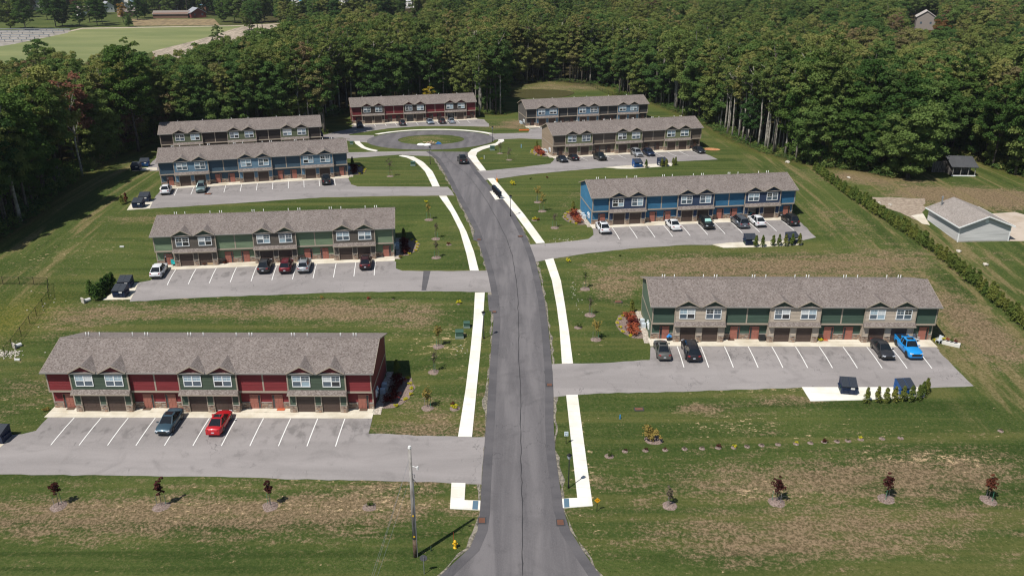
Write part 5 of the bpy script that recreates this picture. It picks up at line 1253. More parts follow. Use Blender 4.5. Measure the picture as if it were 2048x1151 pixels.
# ------------------------------------------------------------------ planting
MULCH = noisy2('mulch', (.105, .072, .056), (.27, .205, .175), 7.0, .35, .65, bmp=1.0)
def m_mulch(seed):
    def f():
        q = random.Random(seed); mb = MB(); n_ = 16; mb.v.append((0, 0, .16))
        for r0, z0 in ((.55, .12), (1.0, -.03)):
            for i in range(n_): a = 2 * math.pi * i / n_; k = r0 * q.uniform(.9, 1.08); mb.v.append((k * math.cos(a), k * math.sin(a), z0))
        for i in range(n_): mb.f += [(0, 1 + i, 1 + (i + 1) % n_), (1 + i, 1 + n_ + i, 1 + n_ + (i + 1) % n_, 1 + (i + 1) % n_)]
        return mb
    return cm('mulch_ring %d' % seed, f, True)
def small_crown(key, Rr, z0, z1, nl, per, size):
    if key not in CACHE:
        q = np.random.RandomState(len(key) * 7 + int(Rr * 100)); cs = []
        for _ in range(nl): p_ = q.normal(size=3) * .45; cs.append(np.array([p_[0] * Rr, p_[1] * Rr, (z0 + z1) / 2 + np.clip(p_[2], -1, 1) * (z1 - z0) / 2]))
        CACHE[key] = quadmesh('foliage', leaves(None, None, cs, [Rr * q.uniform(.28, .5) for _ in cs], per / max(Rr * .4, .1) ** 2 * 1.3, size, q, 1.0), LEAF)
    return CACHE[key]
LM = leaf_mat('leaf_maroon', [(0, (.040, .015, .014)), (1, (.085, .030, .026))], .2)
LBR = leaf_mat('leaf_brownred', [(0, (.10, .035, .022)), (1, (.16, .05, .03))], .2)
LYO = leaf_mat('leaf_ochre', [(0, (.20, .15, .045)), (1, (.30, .22, .06))], .2)
LTW = leaf_mat('leaf_twig', [(0, (.085, .068, .05)), (1, (.13, .11, .08))], .1)
LYB = leaf_mat('leaf_bright_yellow', [(0, (.42, .40, .02)), (1, (.55, .46, .04))], .2)
LRO = leaf_mat('leaf_red_orange', [(0, (.24, .045, .028)), (.5, (.32, .085, .045)), (1, (.30, .12, .06))], .2)
LDR = leaf_mat('leaf_dark_red', [(0, (.075, .016, .018)), (1, (.12, .025, .022))], .2)
LGS = leaf_mat('leaf_shrub_green', [(0, (.05, .08, .02)), (1, (.09, .12, .03))], .2)
STAKE = plain('stake_green', (.06, .22, .14), .6); MULCH_N = [0]
def young_tree(px, py, h, cw, mat, label, mul=.85, stakes=True, dense=1.0):
    p = G(px, py); t = thing('young_tree', label, 'tree', p, rnd.uniform(0, 6), 'staked young trees in mulch rings')
    link('mulch_ring', m_mulch(rnd.randrange(4)), t, MULCH, scale=(mul, mul * .95, 1))
    mb = MB().tube([(0, 0, 0), (.03, 0, h * .5), (0, .02, h * .93)], [.04, .03, .012], 6)
    for i in range(7):
        a = i * 2.4; z_ = h * (.42 + .07 * i); mb.tube([(0, 0, z_), (math.cos(a) * cw * .6, math.sin(a) * cw * .6, z_ + cw * .55)], [.016, .006], 4, False)
    link('trunk', mb.mesh('trunk', BARK), t)
    link('crown', small_crown('yc%.1f%.1f%.1f' % (h, cw, dense), cw * .68, h * .42, h, int(26), 30 * dense, .10), t, mat)
    if stakes:
        for s in (-1, 1): link('stake', cm('stake', lambda: MB().tube([(0, 0, 0), (0, 0, 1.25)], [.025, .025], 5)), t, STAKE if s > 0 else GALV, (s * .42, .1, 0))
for a_ in ((118, 1011, 3.1, .62, LM, 'young maroon-leaved tree in mulch, leftmost of three below the red row'), (323, 1012, 3.2, .58, LM, 'young maroon-leaved tree in mulch, middle of three below the red row'), (541, 1011, 3.1, .52, LM, 'young maroon-leaved tree in mulch, nearest the utility pole'),
           (1553, 1003, 2.9, .72, LM, 'dark maroon young tree in pale straw at lower right'), (1772, 996, 2.9, .72, LM, 'dark maroon young tree, second from right at the bottom'), (1976, 999, 2.9, .70, LBR, 'red-brown leaved young tree nearest the lower right corner')): young_tree(*a_, mul=.95)
young_tree(1339, 1010, 2.2, .42, LTW, 'nearly bare young tree with few dark leaves at lower right', dense=.35)
young_tree(877, 692, 3.2, .75, LYO, 'yellowing young tree left of the green utility boxes', dense=.5); young_tree(868, 743, 3.2, .7, LTW, 'bare twiggy young tree in mulch below the yellowing one', dense=.25); young_tree(854.6, 815, 2.7, .8, LYO, 'ochre young tree near the shrub bed of the red row', dense=.5)
young_tree(872, 477, 3.0, .6, LTW, 'bare young tree right of the sage green row, upper one', dense=.25); young_tree(873, 514.5, 3.0, .6, LTW, 'bare young tree right of the sage green row, lower one', dense=.2); young_tree(858, 439, 3.2, .6, LYO, 'yellow young tree near the sidewalk above the sage green row', dense=.4)
young_tree(780.4, 352.5, 3.8, 1.0, LTW, 'grey bare young tree right of the slate blue row', dense=.4); young_tree(1000, 307, 2.8, .8, LTW, 'bare young tree inside the curved sidewalk', dense=.3); young_tree(1018, 320, 2.8, .8, LTW, 'bare young tree on the lawn left of the taupe row', dense=.3)
young_tree(1084, 422, 3.6, .8, LYO, 'ochre young tree left of the bright blue row, lower one', dense=.3); young_tree(1075, 404, 3.2, .9, LYO, 'golden young tree left of the bright blue row, upper one', dense=.5); young_tree(1109.8, 455, 3.0, .7, LTW, 'bare young tree beside the bright blue row driveway', dense=.2)
young_tree(1170, 577, 3.2, .7, LGS, 'thin green young tree between the right sidewalk and brown turf', dense=.25); young_tree(1179.5, 629, 3.0, .7, LTW, 'bare young tree left of the green row, upper one', dense=.25); young_tree(1191.8, 678, 2.9, .9, LYO, 'rusty ochre young tree left of the green row, lower one', dense=.45)
def shrub(px, py, r_, mat, label, group=None, mul=0, h=1.0, dense=1.0, pos=None):
    p = G(px, py) if pos is None else pos; t = thing('shrub', label, 'shrub', p, rnd.uniform(0, 6), group)
    if mul: link('mulch_ring', m_mulch(rnd.randrange(4)), t, MULCH, scale=(mul, mul, .7))
    link('foliage', small_crown('sh%.1f%.1f' % (h, dense), 1.0, .15, 1.7 * h, 14, 26 * dense, .16), t, mat, scale=(r_, r_, r_))
    link('stem', cm('shrub_stem', lambda: MB().tube([(0, 0, -.05), (0, 0, .5)], [.06, .03], 5).tube([(0, 0, 0), (.3, .1, .6)], [.04, .02], 4, False).tube([(0, 0, 0), (-.25, -.15, .6)], [.04, .02], 4, False)), t, BARK, scale=(r_, r_, r_))
shrub(1307, 878, .95, LYO, 'large golden bush in a mulch ring at lower right', mul=1.15); shrub(739, 1012, .32, LGS, 'tiny green shrub in mulch right of the young maroon trees', mul=.8)
ROWSH = [(1218.5, 911, LGS, .4), (1250, 901.5, LM, .22), (1291, 900, LM, .25), (1330, 899, LM, .2), (1369, 897, LTW, .2), (1404, 896, LTW, .2), (1436, 894.5, LM, .32), (1467.5, 894, LYB, .3), (1494, 892, LTW, .2), (1523, 889.5, LTW, .2), (1556, 888, LTW, .15), (1592, 886.5, LYB, .22), (1620.5, 885, LTW, .15), (1648, 883, LM, .36), (1674, 882, LTW, .2), (1696, 880.5, LGS, .22), (1721, 877.5, LYB, .25), (1764, 876.5, LTW, .12), (1801, 875, LGS, .15), (2001, 861, LTW, .2)]
for i, (a_, b_, m_, r_) in enumerate(ROWSH):
    nm = {LGS.name: 'little green', LM.name: 'little maroon', LTW.name: 'nearly bare little', LYB.name: 'little yellow-leaved'}[m_.name]
    shrub(a_, b_, r_ * .8, m_, nm + ' shrub in the line of mulch spots across the lower right lawn', 'line of small shrubs in mulch spots', mul=.38 if i else .55)
for (a_, b_, r_, m_, lb, mu) in ((910, 815.5, .38, LYB, 'bright yellow shrub in a square mulch bed by the left sidewalk', .7), (905, 810, .25, LDR, 'small dark red shrub beside the bright yellow one, left sidewalk', 0), (916.7, 607.5, .36, LYB, 'yellow shrub left of the sidewalk below the sage green lot', .3), (898, 489, .30, LBR, 'small rusty shrub in mulch right of the sage green row', .5), (853, 405, .32, LYB, 'yellow shrub near the sidewalk below the slate blue lot', 0),
    (1026.8, 369.5, .55, LYB, 'round yellow-green shrub right of the sidewalk above the mailboxes', 0), (1069, 440, .42, LYB, 'yellow shrub in mulch left of the bright blue row', .6), (1076, 440, .3, LBR, 'little brown shrub next to the yellow one, left of bright blue row', 0), (1137.7, 523.5, .38, LYB, 'bright yellow shrub below the bright blue row driveway', .25), (1156, 654, .38, LGS, 'green plant in a pale gravel spot left of the green row', .6),
    (963, 319, .3, LYB, 'small yellow shrub by the curved sidewalk', .3), (736, 598, .28, LRO, 'small red shrub on the lawn below the sage green lot', .2), (645, 597, .3, LYO, 'small ochre shrub on the lawn below the sage green lot', .2), (786, 598, .25, LGS, 'small green shrub on the lawn right below the sage green lot', .2), (1061, 359, .25, LGS, 'small green shrub on lawn above the bright blue row', 0), (1095, 356, .25, LDR, 'small red-brown shrub on lawn above the bright blue row', 0), (1239, 512, .22, LGS, 'tiny green shrub below the bright blue row', .1)):
    shrub(a_, b_, r_, m_, lb, None, mu)
def bed(k, s, name, red, lab, shadow=False):
    lab = lab + ' of the ' + name
    """mulched bed along an end wall; s = -1 left end, 1 right end"""
    pts_ = [LB(k, s * (HL + 1.0), 9.5), LB(k, s * (HL + 3.6), 8.6), LB(k, s * (HL + 4.4), 6.0), LB(k, s * (HL + 3.9), 3.2), LB(k, s * (HL + 2.4), 1.2), LB(k, s * (HL + 1.0), 1.0)]
    sheet('mulch_bed', [pts_ if s < 0 else pts_[::-1]], .05, MULCH, .05, .15, kind='structure')
    gpts = [LB(k, s * (HL + .1), 10.5), LB(k, s * (HL + 1.0), 10.5), LB(k, s * (HL + 1.0), -.4), LB(k, s * (HL + .1), -.4)]
    sheet('gravel_strip', [gpts if s < 0 else gpts[::-1]], .04, noisy2('pebble', (.26, .22, .18), (.52, .46, .38), 4.0), .02, .12, kind='structure')
    for i in range(5):
        P_ = LB(k, s * (HL + (1.6 if s > 0 else 2.0) + .35 * (i % 2)), 2.4 + i * 1.45); shrub(0, 0, (.62 if s > 0 else .78) if i % 3 else .8, red if i % 4 != 2 else LDR, lab, 'shrubs in the end wall bed of the ' + name, pos=P_, h=.8)
    for i in range(6):
        P_ = LB(k, s * (HL + (2.6, 3.5, 3.9, 4.0, 3.6, 3.0)[i]), 1.6 + i * 1.35); shrub(0, 0, .27, LYB, 'low yellow-green plant edging the bed of the ' + name, 'yellow edging plants of the ' + name, pos=P_, h=.8)
    P_ = LB(k, s * (HL + 1.5), 10.2); arb(P_, 1.9, 'small green arborvitae at the back corner of the ' + name, None, 1.15)
def m_arb(seed):
    key = 'arb%d' % seed
    if key not in CACHE:
        q = np.random.RandomState(90 + seed); cs = []; rs = []
        for i in range(26):
            z = q.uniform(.06, .97); rr = .27 * (1 - z) ** .8 + .02; a = q.uniform(0, 6.28); cs.append(np.array([math.cos(a) * rr * .38, math.sin(a) * rr * .38, z])); rs.append(.035 + rr * .52)
        V = np.concatenate([leaves(None, None, [c], [r0], 34 / (r0 / 1.3) ** 2, .040, q, 1.5) for c, r0 in zip(cs, rs)])
        CACHE[key] = quadmesh('foliage', V, LEAF)
    return CACHE[key]
LARB = leaf_mat('leaf_arborvitae', [(0, (.080, .125, .030)), (.5, (.12, .150, .036)), (.85, (.165, .170, .040)), (1, (.20, .17, .04))], .2)
def arb(p, h, label, group, wd=1.0, mat=None):
    t = thing('arborvitae', label, 'arborvitae', p, rnd.uniform(0, 6), group)
    link('foliage', m_arb(rnd.randrange(4)), t, mat or LARB, scale=(h * wd, h * wd, h)); link('trunk', cm('arb_trunk', lambda: MB().tube([(0, 0, -.1), (0, 0, .5)], [.05, .03], 5)), t, BARK)
bed(1, 1, 'nearest red row', LDR, 'dark red shrub in the shaded bed'); bed(2, 1, 'sage green row', LDR, 'deep red shrub in the end bed'); bed(3, 1, 'slate blue row', LDR, 'dark red shrub in the end bed'); bed(7, -1, 'taupe row', LRO, 'red-orange shrub in the end bed'); bed(8, -1, 'bright blue row', LRO, 'bright red-orange shrub in the end bed'); bed(9, -1, 'green row', LRO, 'rusty red-orange shrub in the end bed')
for nm, lst in (('green row', [(1732.5, 805), (1754, 804), (1771.6, 804), (1788, 803), (1804.8, 803), (1821.4, 802), (1836, 800), (1844, 793), (1852, 786)]), ('bright blue row', [(1511.3, 494), (1524.8, 494), (1545.7, 492), (1557.4, 492), (1570.8, 491.6), (1583.9, 491), (1598.2, 490.3)]), ('taupe row', [(1292, 335.4), (1323.9, 333.4), (1332.5, 332.8), (1346, 331), (1351, 330)])):
    for i, (a_, b_) in enumerate(lst): arb(G(a_, b_), 2.1 if nm != 'taupe row' else 1.9, 'small green arborvitae, %s from left screening the dumpsters of the %s' % (('first', 'second', 'third', 'fourth', 'fifth', 'sixth', 'seventh', 'eighth', 'ninth')[i], nm), 'arborvitae beside the dumpsters')
for i, (a_, b_) in enumerate([(182, 591), (192, 601), (200, 593), (208, 587), (214, 582), (219, 579), (226, 573)]): arb(G(a_, b_), 2.5, 'dark green arborvitae, %s from left beside the sage lot dumpsters' % ('first', 'second', 'third', 'fourth', 'fifth', 'sixth', 'seventh')[i], 'arborvitae beside the dumpsters', 1.25, LEAFD)
arb(G(244.5, 409), 2.1, 'green arborvitae left of the slate lot dumpsters', None); arb(G(253, 405), 2.1, 'dead rust-brown arborvitae left of the slate lot dumpsters', None, 1, LBR)
hp = gp([(1628, 341), (1660, 366), (1700, 395), (1745, 426), (1795, 457), (1843, 489), (1893, 526), (1940, 566), (1985, 602), (2030, 640), (2090, 690)])
for i in range(len(hp) - 1):
    L_ = (hp[i + 1] - hp[i]).length; m_ = max(1, round(L_ / .98))
    for j in range(m_):
        q = hp[i].lerp(hp[i + 1], (j + rnd.uniform(.1, .5)) / m_); q.x += rnd.uniform(-.25, .25); q.z = hz(q.x, q.y)
        arb(q, rnd.uniform(2.1, 2.9) * (1 if i > 1 else .85), 'green arborvitae in the long boundary hedge, ' + ('upper stretch nearest the woods' if i < 3 else 'beside the pale gravel patch' if i < 5 else 'level with the grey garage' if i < 7 else 'lowest stretch at the right edge'), 'arborvitae hedge along the right boundary', rnd.uniform(1.02, 1.30))
# ------------------------------------------------------------------ fence, culvert, rubble, odds and ends
def fence(pts_, label, h=1.25):
    t = thing('chain_link_fence', label, 'fence', pts_[0]); o = pts_[0]; mbm = MB(); rail = MB()
    for i in range(len(pts_) - 1):
        a_, b_ = pts_[i] - o, pts_[i + 1] - o; L_ = (b_ - a_).length; n_ = max(1, round(L_ / 3.0))
        for j in range(n_ + (i == len(pts_) - 2)):
            q = a_.lerp(b_, j / n_); q.z = hz(q.x + o.x, q.y + o.y) - o.z; link('fence_post', cm('fence_post', lambda: MB().tube([(0, 0, -.2), (0, 0, 1.32)], [.04, .04], 6)), t, BLK, q, scale=(1, 1, h / 1.25))
        rail.tube([a_ + Vector((0, 0, h)), b_ + Vector((0, 0, h))], [.022, .022], 5)
        d = (b_ - a_).normalized(); s_ = 0; r0 = .008
        while s_ < L_:
            for sg in (1, -1):
                u0, u1 = s_, min(max(s_ + sg * h, 0), L_); z1 = abs(u1 - u0); q0, q1 = a_ + d * u0, a_ + d * u1
                mbm.quad(q0 + Vector((0, 0, 0 - r0)), q1 + Vector((0, 0, z1 - r0)), q1 + Vector((0, 0, z1 + r0)), q0 + Vector((0, 0, r0)))
            s_ += .14
    link('top_rail', rail.mesh('top_rail', BLK), t); link('wire_mesh', mbm.mesh('wire_mesh', BLK, False, False), t, kind='stuff')
fence([G(10, 712), G(24.6, 695), G(60, 648), G(98.5, 598), G(97, 570), G(40, 569), G(-60, 568)], 'black chain-link fence running diagonally across the weedy left field')
fence([G(1000, 170), G(1100, 163), G(1172, 168), G(1210, 186), G(1240, 196)], 'black chain-link fence around the small pond behind the charcoal row')
def lump(q, r_): 
    bm = bmesh.new(); bmesh.ops.create_icosphere(bm, subdivisions=1, radius=r_)
    for v in bm.verts: v.co *= q.uniform(.7, 1.25); v.co.z *= .6
    me = bpy.data.meshes.new('stone'); bm.to_mesh(me); bm.free(); return me
STW = noisy2('pale_stone', (.34, .31, .26), (.50, .46, .39), 3.0); qs = random.Random(3); LUMP = [lump(qs, .16) for _ in range(4)]
for m_ in LUMP: m_.materials.append(STW)
def stones(label, cx_, spread, n_, sc=(1, 2.2)):
    mb = MB(); p = G(*cx_)
    for _ in range(n_):
        x, y = p.x + qs.gauss(0, spread[0]), p.y + qs.gauss(0, spread[1]); z = hz(x, y); s_ = qs.uniform(*sc); L_ = qs.choice(LUMP); b0 = len(mb.v); mb.v += [tuple(v.co * s_ + Vector((x, y, z + .02))) for v in L_.vertices]; mb.f += [tuple(b0 + k for k in f.vertices) for f in L_.polygons]
    link(label[1], mb.mesh(label[1], STW, False, False), None, None, None, label=label[0], category='stones', kind='stuff')
stones(('heap of pale stones around the culvert at the left edge', 'stone_heap'), (8, 707), (1.1, .5), 150, (.4, 1.0))
stones(('broken pale stones scattered beside the road below the sage lot', 'stone_scatter'), (1003, 640), (.1, .1), 1) if 0 else None
stones(('loose white stones in the grass by the bright blue row entrance', 'stone_scatter'), (1130, 480), (1.6, .5), 26, (.3, .7)); stones(('loose pale stones in the ditch line left of the green row', 'stone_scatter'), (1150, 590), (.35, 4), 26, (.3, .7))
stones(('pale stones on the lawn near the left utility boxes', 'stone_scatter'), (923, 697), (.5, .6), 14, (.3, .7)); stones(('pale stones around the fence foot in the left field', 'stone_scatter'), (70, 640), (3, 6), 20, (.4, .9))
def pipe_end(px, py, label, L_=1.0):
    p = G(px, py); o = thing('culvert', label, 'culvert', p, .9); link('pipe', MB().tube([(-L_ / 2, 0, .22), (L_ / 2, 0, .22)], [.28, .28], 12, False).mesh('pipe', PIPE), o); link('headwall', MB().box(-.62, -.45, -.45, .45, -.1, .75).mesh('headwall', STW), o)
pipe_end(173.5, 603, 'white concrete culvert end below the dark arborvitae at left', 1.1); pipe_end(37, 693, 'white culvert end beside the stone heap at the left edge', .8)
for (a_, b_, lb) in ((244, 494, 'small white vent cap lying in the lawn left of the sage green row'), (35, 720, 'small white vent cap in the grass at the left edge')):
    p = G(a_, b_); link('vent_cap', MB().box(-.35, .35, -.12, .12, 0, .22).mesh('vent_cap', PIPE), None, None, p, label=lb, category='vent cap')
# rubble on the island
p = G(859, 290); BAG = plain('white_bag', (.72, .72, .70), .6); DIRTW = plain('scrap_wood', (.42, .30, .18), .8)
def bag(px, py, s_, label):
    q = G(px, py); bm = bmesh.new(); bmesh.ops.create_icosphere(bm, subdivisions=2, radius=s_)
    for v in bm.verts: v.co = Vector((v.co.x * 1.5, v.co.y, max(v.co.z * .6, -.1))) * qs.uniform(.88, 1.1)
    me = bpy.data.meshes.new('debris_bag'); bm.to_mesh(me); bm.free(); me.materials.append(BAG); me.shade_smooth(); link('debris_bag', me, None, None, (q.x, q.y, q.z + .15), label=label, category='bag')
bag(842, 291, .75, 'white sack left of the rubble at the turning circle island'); bag(854.5, 291.5, .8, 'white sack in the middle by the rubble on the island'); bag(863, 288, .5, 'smaller white sack behind the rubble on the island')
mb = MB()
for _ in range(26):
    x, y = p.x + qs.gauss(.4, .8), p.y + qs.gauss(.5, .35); z = hz(x, y); l_ = qs.uniform(.5, 1.4); a_ = qs.uniform(0, 3.1); d = Vector((math.cos(a_), math.sin(a_), qs.uniform(-.3, .7))).normalized() * l_ / 2; c_ = Vector((x, y, z + .3 + qs.random() * .6)); mb.tube([c_ - d, c_ + d], [.07, .07], 4)
link('scrap_pile', mb.mesh('scrap_pile', DIRTW), None, label='pile of pale broken boards on the turning circle island', category='rubble')
q = G(877, 288); link('blue_tarp', MB().prism([(-.8, 0), (.8, 0), (.5, .35), (-.2, .55)], 'y', -.3, .4).mesh('blue_tarp', plain('tarp_blue', (.03, .16, .42), .5)), None, None, q, label='folded blue tarp right of the rubble on the island', category='tarp')
# things left at the doors
def item_box(name, k, lx, ly, z, sx, sy, sz, mat, label, cat):
    P_ = LB(k, lx, ly); zz_ = max(P_.z, RZ[k]) + z; mb = MB().box(-sx / 2, sx / 2, -sy / 2, sy / 2, 0, sz); mb.box(-sx / 2 - .015, sx / 2 + .015, -sy / 2 - .015, sy / 2 + .015, sz * .8, sz * .8 + .02)
    link(name, mb.mesh(name, mat), None, None, (P_.x, P_.y, zz_), (0, 0, R(ROWS[k][2])), label=label, category=cat)
MATB = plain('mat_brown', (.10, .06, .04), .9); MATO = plain('mat_orange', (.42, .10, .04), .9)
for (k, lx, mt, lb) in ((1, -17.2, MATB, 'dark doormat at the leftmost door of the red row'), (1, -8.0, MATB, 'brown doormat at the second door of the red row'), (1, 8.0 + .1, MATO, 'orange doormat at the fifth door of the red row'), (1, 18.0, MATB, 'tan doormat at the rightmost door of the red row'), (9, -8.2, MATB, 'dark mat at a middle door of the green row'), (9, 4.6, MATO, 'orange doormat with planter at a door of the green row')):
    item_box('doormat', k, lx, .55, .135, .9, .6, .03, mt, lb, 'doormat')
def chair(k, lx, ly, mat, label, rz=0):
    P_ = LB(k, lx, ly); t = thing('garden_chair', label, 'chair', (P_.x, P_.y, max(P_.z, RZ[k]) + .135), R(ROWS[k][2] + rz))
    board('seat', mat, t, -.3, .3, -.28, .28, .34, .39); link('backrest', MB().box(-.3, .3, -.03, .03, 0, .62).mesh('backrest', mat), t, None, (0, .3, .36), (-.3, 0, 0))
    for x in (-.3, .24):
        for y in (-.28, .22): board('leg', mat, t, x, x + .06, y, y + .06, 0, .34)
    for x in (-.36, .28): board('armrest', mat, t, x, x + .08, -.3, .3, .55, .59)
chair(2, -17.0 + .4, .35, plain('teal_paint', (.02, .38, .38), .5), 'teal garden chair by the leftmost door of the sage green row', 20)
chair(9, 19.9, -.1, plain('chair_grey', (.42, .45, .47), .5), 'grey slatted garden chair at the right end of the green row', -60); chair(9, 17.0, .3, plain('chair_grey', (.42, .45, .47), .5), 'pale garden chair beside the rightmost door of the green row', 30)
item_box('grill', 9, -4.0, .4, .135, .8, .6, .75, BLKP, 'black covered box beside a middle door of the green row', 'storage box'); item_box('grill', 2, -10.7, .3, .135, .9, .5, .35, DIRTW, 'tan planter box by the second door of the sage green row', 'planter')
P_ = LB(9, 21.4, -.6); t = thing('planter', 'long white planter with flowers at the right end of the green row', 'planter', P_, R(-35)); board('trough', plain('planter_white', (.62, .60, .55), .6), t, -1.1, 1.1, -.35, .35, 0, .45)
for i in range(4): link('flowers', small_crown('fl', .4, .1, .6, 6, 20, .07), t, (LYB, LRO, LGS, LDR)[i], (-.8 + i * .5, 0, .4))
P_ = LB(9, -16.75, .3); t = thing('recycling_bin', 'black bin with blue and white bags by the leftmost door of the green row', 'bin', (P_.x, P_.y, RZ[9] + .135)); link('bin', MB().tube([(0, 0, 0), (0, 0, .5)], [.28, .36], 12).mesh('bin', BLKP), t); link('bags', MB().tube([(-.2, 0, .45), (0, 0, .72), (.25, 0, .5)], [.22, .28, .2], 8).mesh('bags', plain('bag_blue', (.04, .25, .6), .5)), t)
P_ = LB(2, -9.0, .3)
for i, (k, lx, m_, lb) in enumerate(((2, -11.0 - .6, LBR, 'dry brown potted grass by the second door of the sage green row'), (2, -8.4, LBR, 'brown potted mum between the doors of the sage green row'), (1, -HL - .9, LYO, 'golden ornamental grass at the left corner of the red row'), (2, -HL - .7, LYO, 'yellow-orange plant at the left corner of the sage green row'), (9, HL + .7, LYB, 'yellow-green plant at the right corner of the green row'), (9, 4.0, LYB, 'yellow potted plant at a middle door of the green row'), (2, HL + .9, LYO, 'orange flowers at the right corner of the sage green row'))):
    P_ = LB(k, lx, .35); P_.z = max(P_.z, RZ[k] + (.13 if abs(lx) < HL else -.2)); shrub(0, 0, .36, m_, lb, None, pos=P_, h=.7)
P_ = LB(8, -HL + 29.8, 1.2)
# clutter in the open garage of the bright blue row
for i, (lx, lz, c_, s_) in enumerate(((10.35, .0, (.30, .05, .03), .5), (10.8, .0, (.05, .12, .3), .6), (11.2, .0, (.4, .3, .2), .55), (11.5, 0, (.42, .04, .05), .8), (10.6, .5, (.5, .5, .45), .4), (11.1, .55, (.05, .3, .3), .45))):
    item_box('storage_box', 8, lx, .45 + .05 * i, .03 + lz, s_, s_ * .7, s_, plain('clutter%d' % i, c_, .6), ('dark red', 'navy blue', 'cardboard brown', 'bright red', 'off-white', 'teal')[i] + ' storage box stacked in the open garage', 'box')
# ------------------------------------------------------------------ neighbour's garage, shed
GWALL = siding_mat('neighbour_siding', (.52, .515, .505)); GROOF = shingle_mat('neighbour_shingle', [(.19, .165, .145), (.27, .24, .215), (.33, .30, .275), (.23, .20, .175)])
a0, a1, a2 = G(1914.6, 483.8), G(2016, 482), G(1843.7, 439.5)
yw = math.atan2(a1.y - a0.y, a1.x - a0.x); gw = (a1 - a0).length; ln = 14.6
t = thing('neighbour_garage', 'light grey gabled garage with brown shingle roof beyond the hedge', 'garage', a0, yw)
sk = math.atan2(a2.y - a0.y, a2.x - a0.x) - yw - math.pi / 2; dl = Vector((a2.x - a0.x, a2.y - a0.y)).length
he = 3.0; hr_ = he + 1.75
mb = MB(); n_ = 15
for i in range(n_): z0, z1 = i * he / n_, (i + 1) * he / n_; mb.quad((0, -.02, z0), (gw, -.02, z0), (gw, 0, z1), (0, 0, z1)); mb.quad((0, 0, z0), (gw, 0, z0), (gw, -.02, z0), (0, -.02, z0)); mb.quad((-.02, 0, z0), (-.02, dl, z0), (0, dl, z1), (0, 0, z1)); mb.quad((gw + .02, 0, z0), (gw + .02, dl, z0), (gw, dl, z1), (gw, 0, z1))
for i in range(8):
    z0, z1 = he + i * 1.7 / 8, he + (i + 1) * 1.7 / 8; w0, w1 = gw / 2 * (1 - i / 8), gw / 2 * (1 - (i + 1) / 8); mb.quad((gw / 2 - w0, -.02, z0), (gw / 2 + w0, -.02, z0), (gw / 2 + w1, 0, z1), (gw / 2 - w1, 0, z1)); mb.quad((gw / 2 - w0, dl, z0), (gw / 2 + w0, dl, z0), (gw / 2 + w1, dl, z1), (gw / 2 - w1, dl, z1))
mb.quad((0, dl, 0), (gw, dl, 0), (gw, dl, he), (0, dl, he)); link('wall', mb.mesh('wall', GWALL, False, False), t)
board('foundation', FOUND, t, -.03, gw + .03, -.03, dl + .03, -.8, .18)
for x in (-.05, gw - .10): board('corner_board', WHITE, t, x, x + .15, -.05, .10, 0, he)
for s in (-1, 1):
    xo = gw / 2 + s * (gw / 2 + .45); zo = he - .16
    def rf(s=s, xo=xo, zo=zo):
        m2 = MB(); n2 = 26
        for i in range(n2):
            u, v = i / n2, (i + 1) / n2; xa, za, xb, zb = xo + (gw / 2 - xo) * u, zo + (hr_ - zo) * u, xo + (gw / 2 - xo) * v, zo + (hr_ - zo) * v
            m2.quad((xa, -.5, za + .02), (xa, dl + .5, za + .02), (xb, dl + .5, zb), (xb, -.5, zb)); m2.quad((xa, -.5, za), (xa, dl + .5, za), (xa, dl + .5, za + .02), (xa, -.5, za + .02))
        m2.quad((xo, -.5, zo - .12), (xo, dl + .5, zo - .12), (gw / 2, dl + .5, hr_ - .12), (gw / 2, -.5, hr_ - .12)); return m2
    link('roof_slope', rf().mesh('roof_slope', GROOF), t)
    board('fascia_board', WHITE, t, min(xo, xo + s * .06), max(xo, xo + s * .06), -.5, dl + .5, zo - .2, zo + .03)
    m2 = MB().prism([(xo, zo - .2), (xo, zo + .03), (gw / 2, hr_ + .03), (gw / 2, hr_ - .2)], 'y', -.56, -.50); link('rake_board', m2.mesh('rake_board', WHITE), t)
link('gable_vent', MB().tube([(gw / 2, -.03, he + .75), (gw / 2, -.10, he + .75)], [.34, .32], 16).mesh('gable_vent', WHITE), t)
link('stove_pipe', MB().tube([(1.6, dl - 1.0, he), (1.6, dl - 1.0, he + 2.1)], [.13, .13], 8).tube([(1.6, dl - 1.0, he + 2.1), (1.6, dl - 1.0, he + 2.35)], [.22, .16], 8).mesh('stove_pipe', GALV), t)
OLD = noisy2('weathered_board', (.06, .055, .05), (.17, .155, .14), 2.0, aniso=(3, 3, .4)); OLDR = shingle_mat('old_roof', [(.045, .048, .052), (.075, .078, .082), (.06, .06, .065)])
b0_, b1_ = G(1903, 352), G(1950, 353); yw = math.atan2(b1_.y - b0_.y, b1_.x - b0_.x) + .05
t = thing('old_shed', 'weathered grey board shed with dark roof and open porch by the woods', 'shed', b0_, yw)
sw_ = (b1_ - b0_).length
for i in range(13): board('wall_plank', OLD, t, -.02, .03, .2 + i * .42, .59 + i * .42, 0, 2.3 + .1 * (i % 3) + .04 * i)
for i in range(13): board('wall_plank', OLD, t, i * sw_ / 13, (i + 1) * sw_ / 13 - .03, 2.2 - .02, 2.25, 0, 2.4)
board('back_wall', OLD, t, 0, sw_, 5.6, 5.66, 0, 2.8)
